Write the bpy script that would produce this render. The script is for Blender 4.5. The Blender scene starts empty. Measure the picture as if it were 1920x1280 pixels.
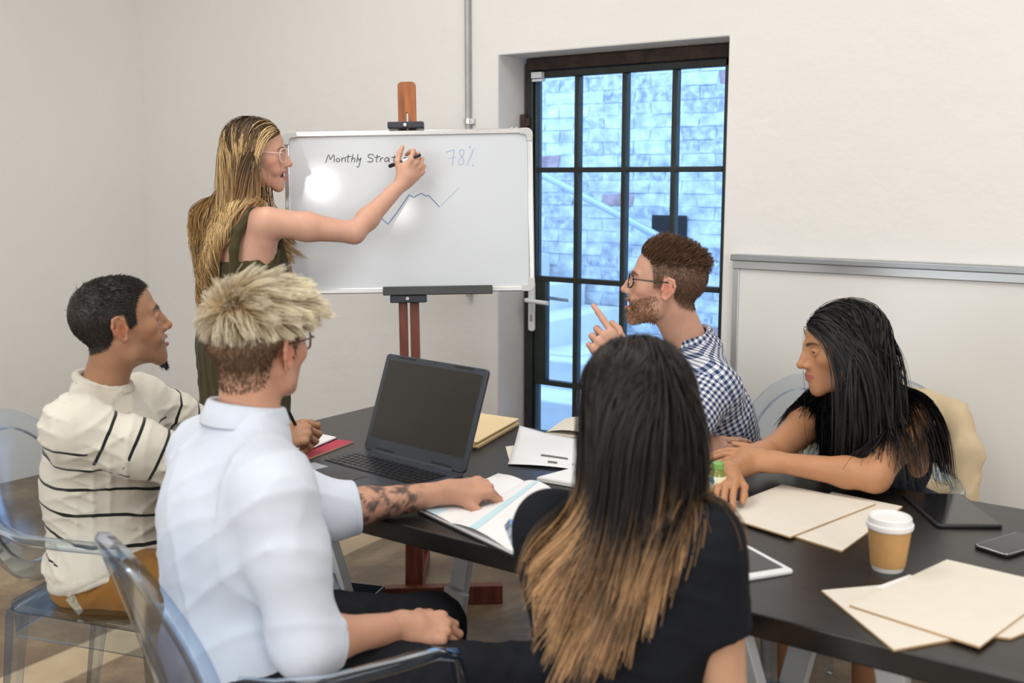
import bpy, math, random
import numpy as np
from mathutils import Vector, Matrix

SC = bpy.context.scene
COL = SC.collection
rng = np.random.default_rng(7)
random.seed(7)

# ---------------------------------------------------------------- camera
CAM_H = 1.5
YAW, PITCH, FPX = math.radians(36.348), math.radians(8.572), 2030.0
cam_data = bpy.data.cameras.new('camera')
cam_data.sensor_width = 36.0
cam_data.lens = FPX / 1920 * 36.0
cam_data.clip_start = 0.05
cam_data.dof.use_dof = True
cam_data.dof.focus_distance = 3.45
cam_data.dof.aperture_fstop = 3.5
cam = bpy.data.objects.new('camera', cam_data)
COL.objects.link(cam)
cam.location = (0, 0, CAM_H)
cam.rotation_euler = (math.pi / 2 - PITCH, 0, YAW)
SC.camera = cam
_f0 = np.array([-math.sin(YAW), math.cos(YAW), 0.0])
C_R = np.array([math.cos(YAW), math.sin(YAW), 0.0])
C_F = _f0 * math.cos(PITCH) - np.array([0, 0, math.sin(PITCH)])
C_U = np.array([0, 0, math.cos(PITCH)]) + _f0 * math.sin(PITCH)
C_O = np.array([0, 0, CAM_H])
UP = np.array([0, 0, 1.0])


def at(px, py, d):
    """The point of the room that was surveyed at this place of the photograph, d metres into the room."""
    return C_O + d * (C_F + C_R * (px - 960) / FPX + C_U * (640 - py) / FPX)


def on_z(px, py, z):
    r = C_F + C_R * (px - 960) / FPX + C_U * (640 - py) / FPX
    return C_O + r * ((z - CAM_H) / r[2])


def on_plane(px, py, o, n):
    r = C_F + C_R * (px - 960) / FPX + C_U * (640 - py) / FPX
    return C_O + r * (np.dot(np.array(o) - C_O, n) / np.dot(r, n))


# ---------------------------------------------------------------- world, lights, exposure
SC.view_settings.view_transform = 'Standard'
SC.view_settings.look = 'None'
SC.view_settings.gamma = 1.0
SC.view_settings.use_curve_mapping = False
SC.view_settings.exposure = -0.22

world = bpy.data.worlds.new('daylight_sky')
SC.world = world
world.use_nodes = True
_bg = world.node_tree.nodes['Background']
_bg.inputs['Color'].default_value = (0.38, 0.61, 1.0, 1)
_bg.inputs['Strength'].default_value = 5.0


def area(name, loc, target, size, power, color=(1, 1, 1), size_y=None):
    l = bpy.data.lights.new(name, 'AREA')
    l.energy = power
    l.color = color
    l.size = size
    if size_y:
        l.shape = 'RECTANGLE'
        l.size_y = size_y
    o = bpy.data.objects.new(name, l)
    COL.objects.link(o)
    o.location = loc
    o.rotation_euler = (Vector(target) - Vector(loc)).to_track_quat('-Z', 'Y').to_euler()
    return o


# unseen ceiling lights, plus window-like fill lights added behind the camera
area('ceiling_light', (-2.6, 1.7, 3.35), (-2.6, 1.7, 0), 1.6, 42, (1.0, 0.965, 0.91))
area('ceiling_light', (0.2, 1.9, 3.35), (0.2, 1.9, 0), 1.6, 42, (1.0, 0.965, 0.91))
area('ceiling_light', (-1.2, -1.2, 3.35), (-1.2, -1.2, 0), 1.6, 40, (1.0, 0.965, 0.91))
area('fill_light', (2.9, -0.9, 1.9), (-1.5, 2.4, 1.1), 2.2, 95, (1.0, 0.98, 0.96), 1.8)
area('fill_light', (-2.2, -2.9, 1.9), (-1.6, 2.4, 1.0), 2.4, 75, (0.93, 0.97, 1.0), 1.8)


# two bare bulbs behind the camera, seen mirrored in the whiteboard
for _p, _e in (((-.39, -2.22, 2.39), 26), ((.22, -1.89, 2.18), 9)):
    _l = bpy.data.lights.new('bulb', 'POINT')
    _l.energy = _e
    _l.shadow_soft_size = .11
    _l.color = (1.0, .97, .93)
    _o = bpy.data.objects.new('bulb', _l)
    COL.objects.link(_o)
    _o.location = _p

# ---------------------------------------------------------------- materials
def nodes_of(m):
    nt = m.node_tree
    return nt, nt.nodes, nt.links, nt.nodes['Principled BSDF']


def mat(name, col, rough=0.5, metal=0.0, var=0.06, scale=8.0, bump=0.0, bscale=60.0, spec=0.5, sheen=0.0,
        stretch=None, coat=0.0, sss=0.0):
    m = bpy.data.materials.new(name)
    m.use_nodes = True
    nt, N, L, b = nodes_of(m)
    b.inputs['Roughness'].default_value = rough
    b.inputs['Metallic'].default_value = metal
    b.inputs['Specular IOR Level'].default_value = spec
    if sheen:
        b.inputs['Sheen Weight'].default_value = sheen
    if coat:
        b.inputs['Coat Weight'].default_value = coat
        b.inputs['Coat Roughness'].default_value = 0.12
    tc = N.new('ShaderNodeTexCoord')
    mp = N.new('ShaderNodeMapping')
    L.new(tc.outputs['Object'], mp.inputs['Vector'])
    if stretch:
        mp.inputs['Scale'].default_value = stretch
    nz = N.new('ShaderNodeTexNoise')
    nz.inputs['Scale'].default_value = scale
    nz.inputs['Detail'].default_value = 5
    L.new(mp.outputs[0], nz.inputs['Vector'])
    rp = N.new('ShaderNodeValToRGB')
    c = np.array(col[:3])
    lo, hi = np.clip(c * (1 - var), 0, 1), np.clip(c * (1 + var), 0, 1)
    rp.color_ramp.elements[0].color = (*lo, 1)
    rp.color_ramp.elements[1].color = (*hi, 1)
    rp.color_ramp.elements[0].position = 0.3
    rp.color_ramp.elements[1].position = 0.7
    L.new(nz.outputs['Fac'], rp.inputs['Fac'])
    L.new(rp.outputs['Color'], b.inputs['Base Color'])
    if bump:
        n2 = N.new('ShaderNodeTexNoise')
        n2.inputs['Scale'].default_value = bscale
        n2.inputs['Detail'].default_value = 6
        L.new(mp.outputs[0], n2.inputs['Vector'])
        bp = N.new('ShaderNodeBump')
        bp.inputs['Strength'].default_value = bump
        bp.inputs['Distance'].default_value = 0.01
        L.new(n2.outputs['Fac'], bp.inputs['Height'])
        L.new(bp.outputs['Normal'], b.inputs['Normal'])
    return m


def srgb(r, g, b):
    return tuple(((v / 255) / 12.92 if v / 255 <= 0.04045 else ((v / 255 + 0.055) / 1.055) ** 2.4) for v in (r, g, b))


def attr_mat(name, rough=0.6, attr='Col', sss=0.0, bump=0.0, bscale=300, sheen=0.0, spec=0.5, var=0.12, vscale=30, aniso=0.0):
    """Colour from the mesh's own colour attribute (skin, hair, patterned cloth)."""
    m = bpy.data.materials.new(name)
    m.use_nodes = True
    nt, N, L, b = nodes_of(m)
    a = N.new('ShaderNodeAttribute')
    a.attribute_name = attr
    nz = N.new('ShaderNodeTexNoise')
    nz.inputs['Scale'].default_value = vscale
    nz.inputs['Detail'].default_value = 4
    tc = N.new('ShaderNodeTexCoord')
    L.new(tc.outputs['Object'], nz.inputs['Vector'])
    mr = N.new('ShaderNodeMapRange')
    mr.inputs['From Min'].default_value = 0.3
    mr.inputs['From Max'].default_value = 0.7
    mr.inputs['To Min'].default_value = 1 - var
    mr.inputs['To Max'].default_value = 1 + var
    L.new(nz.outputs['Fac'], mr.inputs['Value'])
    mx = N.new('ShaderNodeVectorMath')
    mx.operation = 'SCALE'
    L.new(a.outputs['Color'], mx.inputs[0])
    L.new(mr.outputs[0], mx.inputs['Scale'])
    L.new(mx.outputs[0], b.inputs['Base Color'])
    b.inputs['Roughness'].default_value = rough
    b.inputs['Specular IOR Level'].default_value = spec
    if sss:
        b.inputs['Subsurface Weight'].default_value = sss
        b.inputs['Subsurface Radius'].default_value = (1.0, 0.35, 0.2)
        b.inputs['Subsurface Scale'].default_value = 0.006
    if sheen:
        b.inputs['Sheen Weight'].default_value = sheen
    if aniso:
        b.inputs['Anisotropic'].default_value = aniso
    if bump:
        n2 = N.new('ShaderNodeTexNoise')
        n2.inputs['Scale'].default_value = bscale
        n2.inputs['Detail'].default_value = 3
        L.new(tc.outputs['Object'], n2.inputs['Vector'])
        bp = N.new('ShaderNodeBump')
        bp.inputs['Strength'].default_value = bump
        bp.inputs['Distance'].default_value = 0.003
        L.new(n2.outputs['Fac'], bp.inputs['Height'])
        L.new(bp.outputs['Normal'], b.inputs['Normal'])
    return m


# ---------------------------------------------------------------- object helpers
def link(o, parent=None):
    COL.objects.link(o)
    if parent is not None:
        o.parent = parent
        o.matrix_parent_inverse = parent.matrix_world.inverted()
    return o


def tag(o, label, cat, group=None):
    o['label'] = label
    o['category'] = cat
    if group:
        o['group'] = group
    return o


def thing(name, label, cat, loc=(0, 0, 0), rz=0.0, group=None):
    o = bpy.data.objects.new(name, None)
    o.location = loc
    o.rotation_euler = (0, 0, rz)
    o.empty_display_size = 0.1
    COL.objects.link(o)
    bpy.context.view_layer.update()
    return tag(o, label, cat, group)


class MB:
    """Collects simple solids, then links them as one mesh object."""

    def __init__(s):
        s.v, s.f = [], []

    def add(s, vs, fs):
        b = len(s.v)
        s.v += [tuple(map(float, p)) for p in vs]
        s.f += [tuple(i + b for i in f) for f in fs]
        return s

    def box(s, c, size, R=None):
        h = np.array(size) / 2
        R = np.eye(3) if R is None else R
        vs = [np.array(c) + R @ (h * np.array(k)) for k in
              ((-1, -1, -1), (1, -1, -1), (1, 1, -1), (-1, 1, -1), (-1, -1, 1), (1, -1, 1), (1, 1, 1), (-1, 1, 1))]
        return s.add(vs, ((0, 3, 2, 1), (4, 5, 6, 7), (0, 1, 5, 4), (1, 2, 6, 5), (2, 3, 7, 6), (3, 0, 4, 7)))

    def lohi(s, lo, hi):
        lo, hi = np.array(lo, float), np.array(hi, float)
        return s.box((lo + hi) / 2, hi - lo)

    def bar(s, a, b, w, t, side=(0, 0, 1)):
        """A rectangular bar from a to b, w wide along side, t thick."""
        a, b = np.array(a, float), np.array(b, float)
        d = b - a
        l = np.linalg.norm(d)
        d /= l
        sd = np.array(side, float) - d * np.dot(side, d)
        sd /= np.linalg.norm(sd)
        R = np.stack([d, sd, np.cross(d, sd)], 1)
        return s.box((a + b) / 2, (l, w, t), R)

    def tube(s, pts, rad, n=10, caps=True, up=None, flat=1.0):
        pts = [np.array(p, float) for p in pts]
        rad = [rad] * len(pts) if np.isscalar(rad) else list(rad)
        rings = []
        ref = np.array(up if up is not None else (0.31, 0.17, 0.93), float)
        for i, p in enumerate(pts):
            t = pts[min(i + 1, len(pts) - 1)] - pts[max(i - 1, 0)]
            t = t / max(np.linalg.norm(t), 1e-9)
            u = ref - t * np.dot(ref, t)
            if np.linalg.norm(u) < 1e-3:
                u = np.array((1.0, 0, 0)) - t * t[0]
            u /= np.linalg.norm(u)
            w = np.cross(t, u)
            rings.append([p + rad[i] * (math.cos(a) * u * flat + math.sin(a) * w) for a in np.linspace(0, 2 * math.pi, n, endpoint=False)])
            if up is None:
                ref = u
        vs = [q for r in rings for q in r]
        fs = []
        for i in range(len(pts) - 1):
            for j in range(n):
                k = (j + 1) % n
                fs.append((i * n + j, i * n + k, (i + 1) * n + k, (i + 1) * n + j))
        if caps:
            fs.append(tuple(range(n))[::-1])
            fs.append(tuple((len(pts) - 1) * n + j for j in range(n)))
        return s.add(vs, fs)

    def lathe(s, prof, c=(0, 0, 0), n=32, R=None):
        """prof: (radius, height) pairs turned about z."""
        R = np.eye(3) if R is None else R
        vs, fs = [], []
        for r, z in prof:
            for a in np.linspace(0, 2 * math.pi, n, endpoint=False):
                vs.append(np.array(c) + R @ np.array((r * math.cos(a), r * math.sin(a), z)))
        for i in range(len(prof) - 1):
            for j in range(n):
                k = (j + 1) % n
                fs.append((i * n + j, i * n + k, (i + 1) * n + k, (i + 1) * n + j))
        fs.append(tuple(range(n))[::-1])
        fs.append(tuple((len(prof) - 1) * n + j for j in range(n)))
        return s.add(vs, fs)

    def prism(s, poly, o, u, v, n, t):
        """Closed 2-D outline poly in the plane o,u,v, thickened by t along n."""
        o, u, v, n = (np.array(q, float) for q in (o, u, v, n))
        k = len(poly)
        vs = [o + u * a + v * b for a, b in poly] + [o + u * a + v * b + n * t for a, b in poly]
        fs = [tuple(range(k))[::-1], tuple(range(k, 2 * k))] + [(i, (i + 1) % k, k + (i + 1) % k, k + i) for i in range(k)]
        return s.add(vs, fs)

    def build(s, name, m, parent=None, bevel=0.0, smooth=False, seg=2, angle=35):
        me = bpy.data.meshes.new(name)
        me.from_pydata(s.v, [], s.f)
        me.update()
        o = bpy.data.objects.new(name, me)
        if m is not None:
            me.materials.append(m)
        link(o, parent)
        if bevel:
            md = o.modifiers.new('bevel', 'BEVEL')
            md.width = bevel
            md.segments = seg
            md.limit_method = 'ANGLE'
            md.angle_limit = math.radians(40)
        if smooth or bevel:
            for p in me.polygons:
                p.use_smooth = True
            me.set_sharp_from_angle(angle=math.radians(angle))
        return o


def structure(name, mb, m, parent=None, **k):
    o = mb.build(name, m, parent, **k)
    o['kind'] = 'structure'
    return o


def rounded(w, h, r, n=5):
    """Outline of a rounded rectangle centred on 0."""
    out = []
    for cx, cy, a0 in ((w / 2 - r, h / 2 - r, 0), (-w / 2 + r, h / 2 - r, 90), (-w / 2 + r, -h / 2 + r, 180), (w / 2 - r, -h / 2 + r, 270)):
        for k in range(n + 1):
            a = math.radians(a0 + 90 * k / n)
            out.append((cx + r * math.cos(a), cy + r * math.sin(a)))
    return out


def unit(v):
    v = np.array(v, float)
    return v / np.linalg.norm(v)
# ---------------------------------------------------------------- the room
WY = 3.62            # inner face of the back wall
WX = -5.14           # inner face of the left wall
DX0, DX1, DZ = -2.735, -1.715, 1.995   # door recess
WT = 0.30

M_wall = mat('white_plaster', (0.80, 0.785, 0.765), rough=0.85, var=0.015, scale=1.6, bump=0.35, bscale=14)
M_wall_left = M_wall
M_ceil = mat('white_ceiling_paint', (0.8, 0.8, 0.79), rough=0.9, var=0.01)
M_reveal = mat('white_reveal_paint', (0.80, 0.81, 0.82), rough=0.7, var=0.02, bump=0.2, bscale=20)


def floor_mat():
    m = bpy.data.materials.new('stained_concrete_screed')
    m.use_nodes = True
    nt, N, L, b = nodes_of(m)
    tc = N.new('ShaderNodeTexCoord')
    n1 = N.new('ShaderNodeTexNoise')
    n1.inputs['Scale'].default_value = 2.2
    n1.inputs['Detail'].default_value = 9
    n1.inputs['Roughness'].default_value = 0.68
    n1.inputs['Distortion'].default_value = 0.7
    L.new(tc.outputs['Object'], n1.inputs['Vector'])
    r1 = N.new('ShaderNodeValToRGB')
    e = r1.color_ramp.elements
    e[0].position, e[0].color = 0.32, (0.075, 0.047, 0.025, 1)
    e[1].position, e[1].color = 0.72, (0.42, 0.31, 0.19, 1)
    k = r1.color_ramp.elements.new(0.5)
    k.color = (0.185, 0.125, 0.070, 1)
    L.new(n1.outputs['Fac'], r1.inputs['Fac'])
    # pale strip mixed in along a straight line, edges wobbled by noise
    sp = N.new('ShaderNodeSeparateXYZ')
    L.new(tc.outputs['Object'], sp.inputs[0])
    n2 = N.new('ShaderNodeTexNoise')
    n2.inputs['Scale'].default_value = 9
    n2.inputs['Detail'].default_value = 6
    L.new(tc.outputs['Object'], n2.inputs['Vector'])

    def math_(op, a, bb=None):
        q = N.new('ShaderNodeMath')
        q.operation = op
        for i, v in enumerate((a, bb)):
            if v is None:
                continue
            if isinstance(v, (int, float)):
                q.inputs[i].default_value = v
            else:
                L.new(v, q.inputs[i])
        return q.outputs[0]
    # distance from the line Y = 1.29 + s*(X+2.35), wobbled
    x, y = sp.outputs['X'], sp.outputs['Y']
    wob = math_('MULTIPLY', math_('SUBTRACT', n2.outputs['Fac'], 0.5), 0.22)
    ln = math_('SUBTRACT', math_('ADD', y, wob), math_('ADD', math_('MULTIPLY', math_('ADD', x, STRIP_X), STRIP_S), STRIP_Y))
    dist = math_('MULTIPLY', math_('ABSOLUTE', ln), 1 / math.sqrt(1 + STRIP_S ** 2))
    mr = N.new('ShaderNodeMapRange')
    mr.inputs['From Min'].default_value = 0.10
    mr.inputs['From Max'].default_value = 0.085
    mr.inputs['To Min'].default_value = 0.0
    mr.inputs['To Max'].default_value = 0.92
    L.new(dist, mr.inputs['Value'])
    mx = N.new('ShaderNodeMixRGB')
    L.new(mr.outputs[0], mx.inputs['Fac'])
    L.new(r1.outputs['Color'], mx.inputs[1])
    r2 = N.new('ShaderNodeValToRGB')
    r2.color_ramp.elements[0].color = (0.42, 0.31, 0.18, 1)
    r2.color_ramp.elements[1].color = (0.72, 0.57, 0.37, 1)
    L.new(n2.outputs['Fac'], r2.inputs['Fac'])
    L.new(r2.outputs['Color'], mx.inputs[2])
    L.new(mx.outputs[0], b.inputs['Base Color'])
    r3 = N.new('ShaderNodeMapRange')
    r3.inputs['To Min'].default_value = 0.18
    r3.inputs['To Max'].default_value = 0.5
    L.new(n1.outputs['Fac'], r3.inputs['Value'])
    L.new(r3.outputs[0], b.inputs['Roughness'])
    bp = N.new('ShaderNodeBump')
    bp.inputs['Strength'].default_value = 0.12
    bp.inputs['Distance'].default_value = 0.01
    L.new(n2.outputs['Fac'], bp.inputs['Height'])
    L.new(bp.outputs[0], b.inputs['Normal'])
    return m


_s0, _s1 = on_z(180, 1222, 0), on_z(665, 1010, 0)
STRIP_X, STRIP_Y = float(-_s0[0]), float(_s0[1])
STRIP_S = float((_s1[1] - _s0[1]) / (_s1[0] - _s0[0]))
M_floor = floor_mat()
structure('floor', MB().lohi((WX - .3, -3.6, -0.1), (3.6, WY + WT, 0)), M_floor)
structure('ceiling', MB().lohi((WX - .3, -3.6, 3.4), (3.6, WY + WT, 3.5)), M_ceil)
w = MB().prism([(WX - .3, 0), (DX0, 0), (DX0, DZ), (DX1, DZ), (DX1, 0), (3.6, 0), (3.6, 3.4), (WX - .3, 3.4)], (0, WY + WT, 0), (1, 0, 0), (0, 0, 1), (0, -1, 0), WT)
structure('wall_back', w, M_wall, bevel=0.006)
structure('wall_left', MB().lohi((WX - .3, -3.6, 0), (WX, WY, 3.4)), M_wall_left)
structure('wall_right', MB().lohi((3.3, -3.6, 0), (3.6, WY, 3.4)), M_wall)
structure('wall_front', MB().lohi((WX - .3, -3.6, 0), (3.6, -3.3, 3.4)), M_wall)

# ---------------------------------------------------------------- the steel door
M_steel = mat('dark_green_black_steel_paint', (0.014, 0.02, 0.017), rough=0.42, var=0.25, scale=20, bump=0.06, bscale=90)
M_rust = mat('flaking_rusty_steel', (0.035, 0.018, 0.012), rough=0.7, var=0.6, scale=25, bump=0.4, bscale=60)
M_whitemetal = mat('white_powder_coat', (0.80, 0.82, 0.84), rough=0.3, var=0.02)
M_chrome = mat('brushed_metal', (0.62, 0.63, 0.64), rough=0.28, metal=1.0, var=0.05)
M_glass = bpy.data.materials.new('window_glass')
M_glass.use_nodes = True
nt, N, L, b = nodes_of(M_glass)
tr, gl, mxs, lw = N.new('ShaderNodeBsdfTransparent'), N.new('ShaderNodeBsdfGlossy'), N.new('ShaderNodeMixShader'), N.new('ShaderNodeFresnel')
tr.inputs['Color'].default_value = (0.95, 0.98, 0.99, 1)
gl.inputs['Roughness'].default_value = 0.02
lw.inputs['IOR'].default_value = 1.35
L.new(lw.outputs[0], mxs.inputs['Fac'])
L.new(tr.outputs[0], mxs.inputs[1])
L.new(gl.outputs[0], mxs.inputs[2])
L.new(mxs.outputs[0], N['Material Output'].inputs['Surface'])

DY = 3.80
door = MB()
fr = MB()
fr.lohi((DX0 + .035, DY - .02, 0), (DX0 + .062, DY + .05, DZ - .035))
fr.lohi((DX1 - .04, DY - .02, 0), (DX1 - .005, DY + .05, DZ - .035))
frame_o = structure('door_1', fr, M_steel, bevel=0.003)
q = MB().lohi((DX0 + .03, DY - .025, DZ - .052), (DX1 - .002, DY + .055, DZ - .004))
q.build('head_rail', M_rust, frame_o, bevel=0.003)
q = MB().lohi((DX0 + .012, DY - .01, 0), (DX0 + .036, DY + .05, DZ - .02))
q.build('rusty_jamb', M_rust, frame_o, bevel=0.003)
leaf = MB()
LX0, LX1 = DX0 + .065, DX1 - .043
Xb = [-2.661, -2.461, -2.237, -2.015, -1.806]
Zb = [1.912, 1.534, 1.076, 0.627, 0.185]
leaf.lohi((LX0, DY - .012, .02), (Xb[0], DY + .028, DZ - .055))
leaf.lohi((Xb[4], DY - .012, .02), (LX1, DY + .028, DZ - .055))
leaf.lohi((LX0, DY - .012, Zb[0]), (LX1, DY + .028, DZ - .055))
leaf.lohi((LX0, DY - .012, .02), (LX1, DY + .028, Zb[4] - .01))
leaf.lohi((Xb[0] - .02, DY - .010, Zb[3]), (Xb[0] + .048, DY + .026, Zb[2]))   # lock stile
leaf_o = leaf.build('door_leaf', M_steel, frame_o, bevel=0.003)
for x in Xb[1:4]:
    MB().lohi((x - .0105, DY - .012, Zb[4] - .01), (x + .0105, DY + .024, Zb[0])).build('glazing_bar', M_steel, leaf_o, bevel=0.003)
for z in Zb[1:4]:
    MB().lohi((Xb[0], DY - .0125, z - .0105), (Xb[4], DY + .0245, z + .0105)).build('glazing_bar', M_steel, leaf_o, bevel=0.003)
for i in range(4):
    for j in range(4):
        MB().lohi((Xb[i], DY + .004, Zb[j + 1]), (Xb[i + 1], DY + .009, Zb[j])).build('pane', M_glass, leaf_o)
hp = MB().prism(rounded(.034, .215, .012), (-2.678, DY - .012, .955), (1, 0, 0), (0, 0, 1), (0, -1, 0), .009)
hp_o = hp.build('handle_plate', M_whitemetal, frame_o, bevel=.002)
hp_o['label'] = 'white lever handle plate with keyhole'
lv = MB().tube([(-2.678, DY - .02, .985), (-2.678, DY - .06, .985), (-2.668, DY - .068, .985), (-2.56, DY - .068, .98)], .0095, 10)
lv.build('lever', M_whitemetal, hp_o, smooth=True)
MB().prism(rounded(.013, .032, .006), (-2.678, DY - .0212, .905), (1, 0, 0), (0, 0, 1), (0, -1, 0), .002).build('keyhole', M_chrome, hp_o)
lv2 = MB().tube([(-2.678, DY + .028, .985), (-2.678, DY + .08, .985), (-2.67, DY + .085, .985), (-2.55, DY + .085, .98)], .0095, 10)
lv2.build('lever', M_whitemetal, hp_o, smooth=True)
cl = MB().lohi((DX0 + .062, DY - .035, DZ - .085), (DX0 + .115, DY - .012, DZ - .06))
cl.lohi((DX0 + .062, DY - .03, DZ - .098), (DX0 + .118, DY - .012, DZ - .088))
cl.build('door_contact', M_whitemetal, frame_o, bevel=.002)
hg = MB().tube([(DX0 + .022, DY - .03, 1.70), (DX0 + .022, DY - .03, 1.765)], .014, 10)
hg.lohi((DX0 + .01, DY - .035, 1.715), (DX0 + .05, DY - .01, 1.75))
hg.build('rusty_bolt', M_rust, frame_o, bevel=.002)

# ---------------------------------------------------------------- the yard outside
M_brick = mat('whitewashed_brick', (0.66, 0.70, 0.73), rough=0.9, var=0.34, scale=11, bump=0.9, bscale=26)
M_brick_g = mat('whitewashed_brick_worn', (0.54, 0.57, 0.64), rough=0.9, var=0.42, scale=22, bump=0.9, bscale=30)
M_brick_r = mat('bare_red_brick', (0.44, 0.31, 0.33), rough=0.9, var=0.35, scale=14, bump=0.8, bscale=30)
M_mortar = mat('whitewashed_mortar', (0.70, 0.74, 0.77), rough=0.95, var=0.30, scale=11, bump=0.8, bscale=18)
for _m in (M_brick, M_brick_g, M_brick_r, M_mortar):      # one continuous weathering over all bricks
    _nt = _m.node_tree
    _gp = _nt.nodes.new('ShaderNodeNewGeometry')
    _mp = [q for q in _nt.nodes if q.bl_idname == 'ShaderNodeMapping'][0]
    _nt.links.new(_gp.outputs['Position'], _mp.inputs['Vector'])
M_yard = mat('pale_yard_concrete', (0.66, 0.68, 0.70), rough=0.9, var=0.08, scale=5, bump=0.2, bscale=30)
M_dark = mat('dark_hollow', (0.012, 0.013, 0.016), rough=0.9)
BY = 6.2
HC = on_plane(1257, 430, (0, BY, 0), np.array((0, 1., 0)))
structure('ground_outside', MB().lohi((-7.0, WY + WT, -0.12), (1.0, BY + .4, -0.02)), M_yard)
bw = MB().lohi((-7.0, BY, -0.1), (1.0, BY + .35, 3.6))
bw_o = structure('wall_outside', bw, M_mortar)
NB = 0
nx, nz = 11, 27
r2 = random.Random(3)
proto_me = []
for k in range(6):
    mb = MB().box((0, 0, 0), (.222, .06, .072))
    rr = random.Random(k)
    mb.v = [(x + rr.uniform(-.012, .008), y + rr.uniform(-.006, .002), z + rr.uniform(-.008, .006)) for x, y, z in mb.v]
    me = bpy.data.meshes.new('brick')
    me.from_pydata(mb.v, [], mb.f)
    me.materials.append(None)
    proto_me.append(me)
for j in range(nz):
    for i in range(nx):
        x = -4.85 + (i + .5 * (j % 2)) * .232
        z = .20 + j * .083
        if abs(x - HC[0]) < .20 and abs(z - HC[2]) < .10:
            continue
        o = bpy.data.objects.new('brick', proto_me[r2.randrange(6)])
        o.location = (x, BY + .0262 - r2.uniform(0, .006), z)
        o.rotation_euler = (r2.uniform(-.02, .02), r2.uniform(-.012, .012), 0)
        link(o)
        o.parent = bw_o
        o.material_slots[0].link = 'OBJECT'
        u = r2.random()
        o.material_slots[0].material = M_brick_r if u < .05 else M_brick_g if u < .36 else M_brick
        NB += 1
hol = MB().lohi((HC[0] - .12, BY - .03, HC[2] - .10), (HC[0] + .12, BY + .01, HC[2] + .09))
hol.build('vent_hollow', M_dark, bw_o)
# side walls of the yard keep it a well of daylight
M_yw = mat('yard_render', (0.7, 0.72, 0.74), rough=0.95, var=0.1, scale=4)
stairs = MB()
st = structure('steps_outside', MB().lohi((-6.5, 5.15, -.1), (-5.5, 6.15, 1.3)), M_yard)
for k in range(9):
    x1 = -2.75 - k * .29
    MB().lohi((x1 - .31, 5.15, -.05), (x1, 6.15, .165 * (k + 1))).build('step', M_yard, st, bevel=.01)
for z1, y0 in ((.16, 4.35), (.32, 4.70), (.48, 5.02)):
    MB().lohi((-6.0, y0, -.05), (-2.95, 6.16, z1)).build('step', M_yard, st, bevel=.012)
rl = thing('stair_handrail', 'grey pipe handrail sloping down across the whitewashed bricks outside the door', 'handrail', (-3.6, 6.05, 0))
a0 = on_plane(1000, 318, (0, 6.03, 0), np.array((0, 1., 0)))
a1 = on_plane(1345, 502, (0, 6.03, 0), np.array((0, 1., 0)))
a00 = a0 + (a0 - a1) * .5
MB().tube([a00, a1], .024, 12).build('rail', mat('galvanised_pipe', (0.50, 0.57, 0.64), rough=.4, metal=.3), rl, smooth=True)
for t in (.1, .42, .8):
    p = a00 * (1 - t) + a1 * t
    MB().tube([p, p + np.array((0, .17, -.03))], .012, 8).build('bracket', M_chrome, rl, smooth=True)

# ---------------------------------------------------------------- conduit on the wall
M_galv = mat('grey_painted_conduit', (0.38, 0.40, 0.40), rough=.45, metal=.35, var=.1)
cd = thing('conduit_pipe', 'thin grey vertical conduit pipe on white wall left of the door', 'pipe', (-2.88, WY - .02, 1.6))
MB().tube([(-2.88, WY - .016, 1.0), (-2.88, WY - .016, 3.4)], .0125, 12).build('pipe', M_galv, cd, smooth=True)
sd = MB().lohi((-2.908, WY - .012, 1.722), (-2.852, WY - .001, 1.748))
sd.tube([(-2.88, WY - .016, 1.722), (-2.88, WY - .016, 1.748)], .0165, 12)
sd.build('saddle_clip', M_chrome, cd, bevel=.002)

# ---------------------------------------------------------------- big whiteboard behind the table
M_alu = mat('brushed_aluminium', (0.58, 0.60, 0.61), rough=.32, metal=.85, var=.04, stretch=(1, 8, 60))
M_alu_d = mat('aluminium_channel', (0.36, 0.38, 0.40), rough=.38, metal=.7, var=.05)
M_wb2 = mat('old_whiteboard_enamel', (0.80, 0.795, 0.775), rough=.28, var=.01, scale=2)
bx0, bx1, bz0, bz1 = -1.66, 0.74, 0.03, 1.232
big = thing('wall_whiteboard', 'large blank whiteboard with aluminium rail against the wall right of the door', 'whiteboard', (-.46, WY - .03, bz0))
MB().lohi((bx0 + .022, WY - .022, bz0 + .02), (bx1 - .02, WY - .006, bz1 - .05)).build('writing_surface', M_wb2, big)
MB().lohi((bx0, WY - .028, bz0), (bx0 + .024, WY - .004, bz1 - .045)).build('side_frame', M_alu, big, bevel=.002)
MB().lohi((bx1 - .024, WY - .028, bz0), (bx1, WY - .004, bz1 - .045)).build('side_frame', M_alu, big, bevel=.002)
MB().lohi((bx0, WY - .028, 0.0), (bx1, WY - .004, bz0 + .022)).build('bottom_frame', M_alu, big, bevel=.002)
tr_ = MB().lohi((bx0, WY - .034, bz1 - .052), (bx1, WY - .002, bz1 - .02))
tr_o = tr_.build('top_rail', M_alu, big, bevel=.003)
MB().lohi((bx0, WY - .055, bz1 - .022), (bx1, WY - .002, bz1)).build('rail_lip', M_alu_d, tr_o, bevel=.004)

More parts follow.
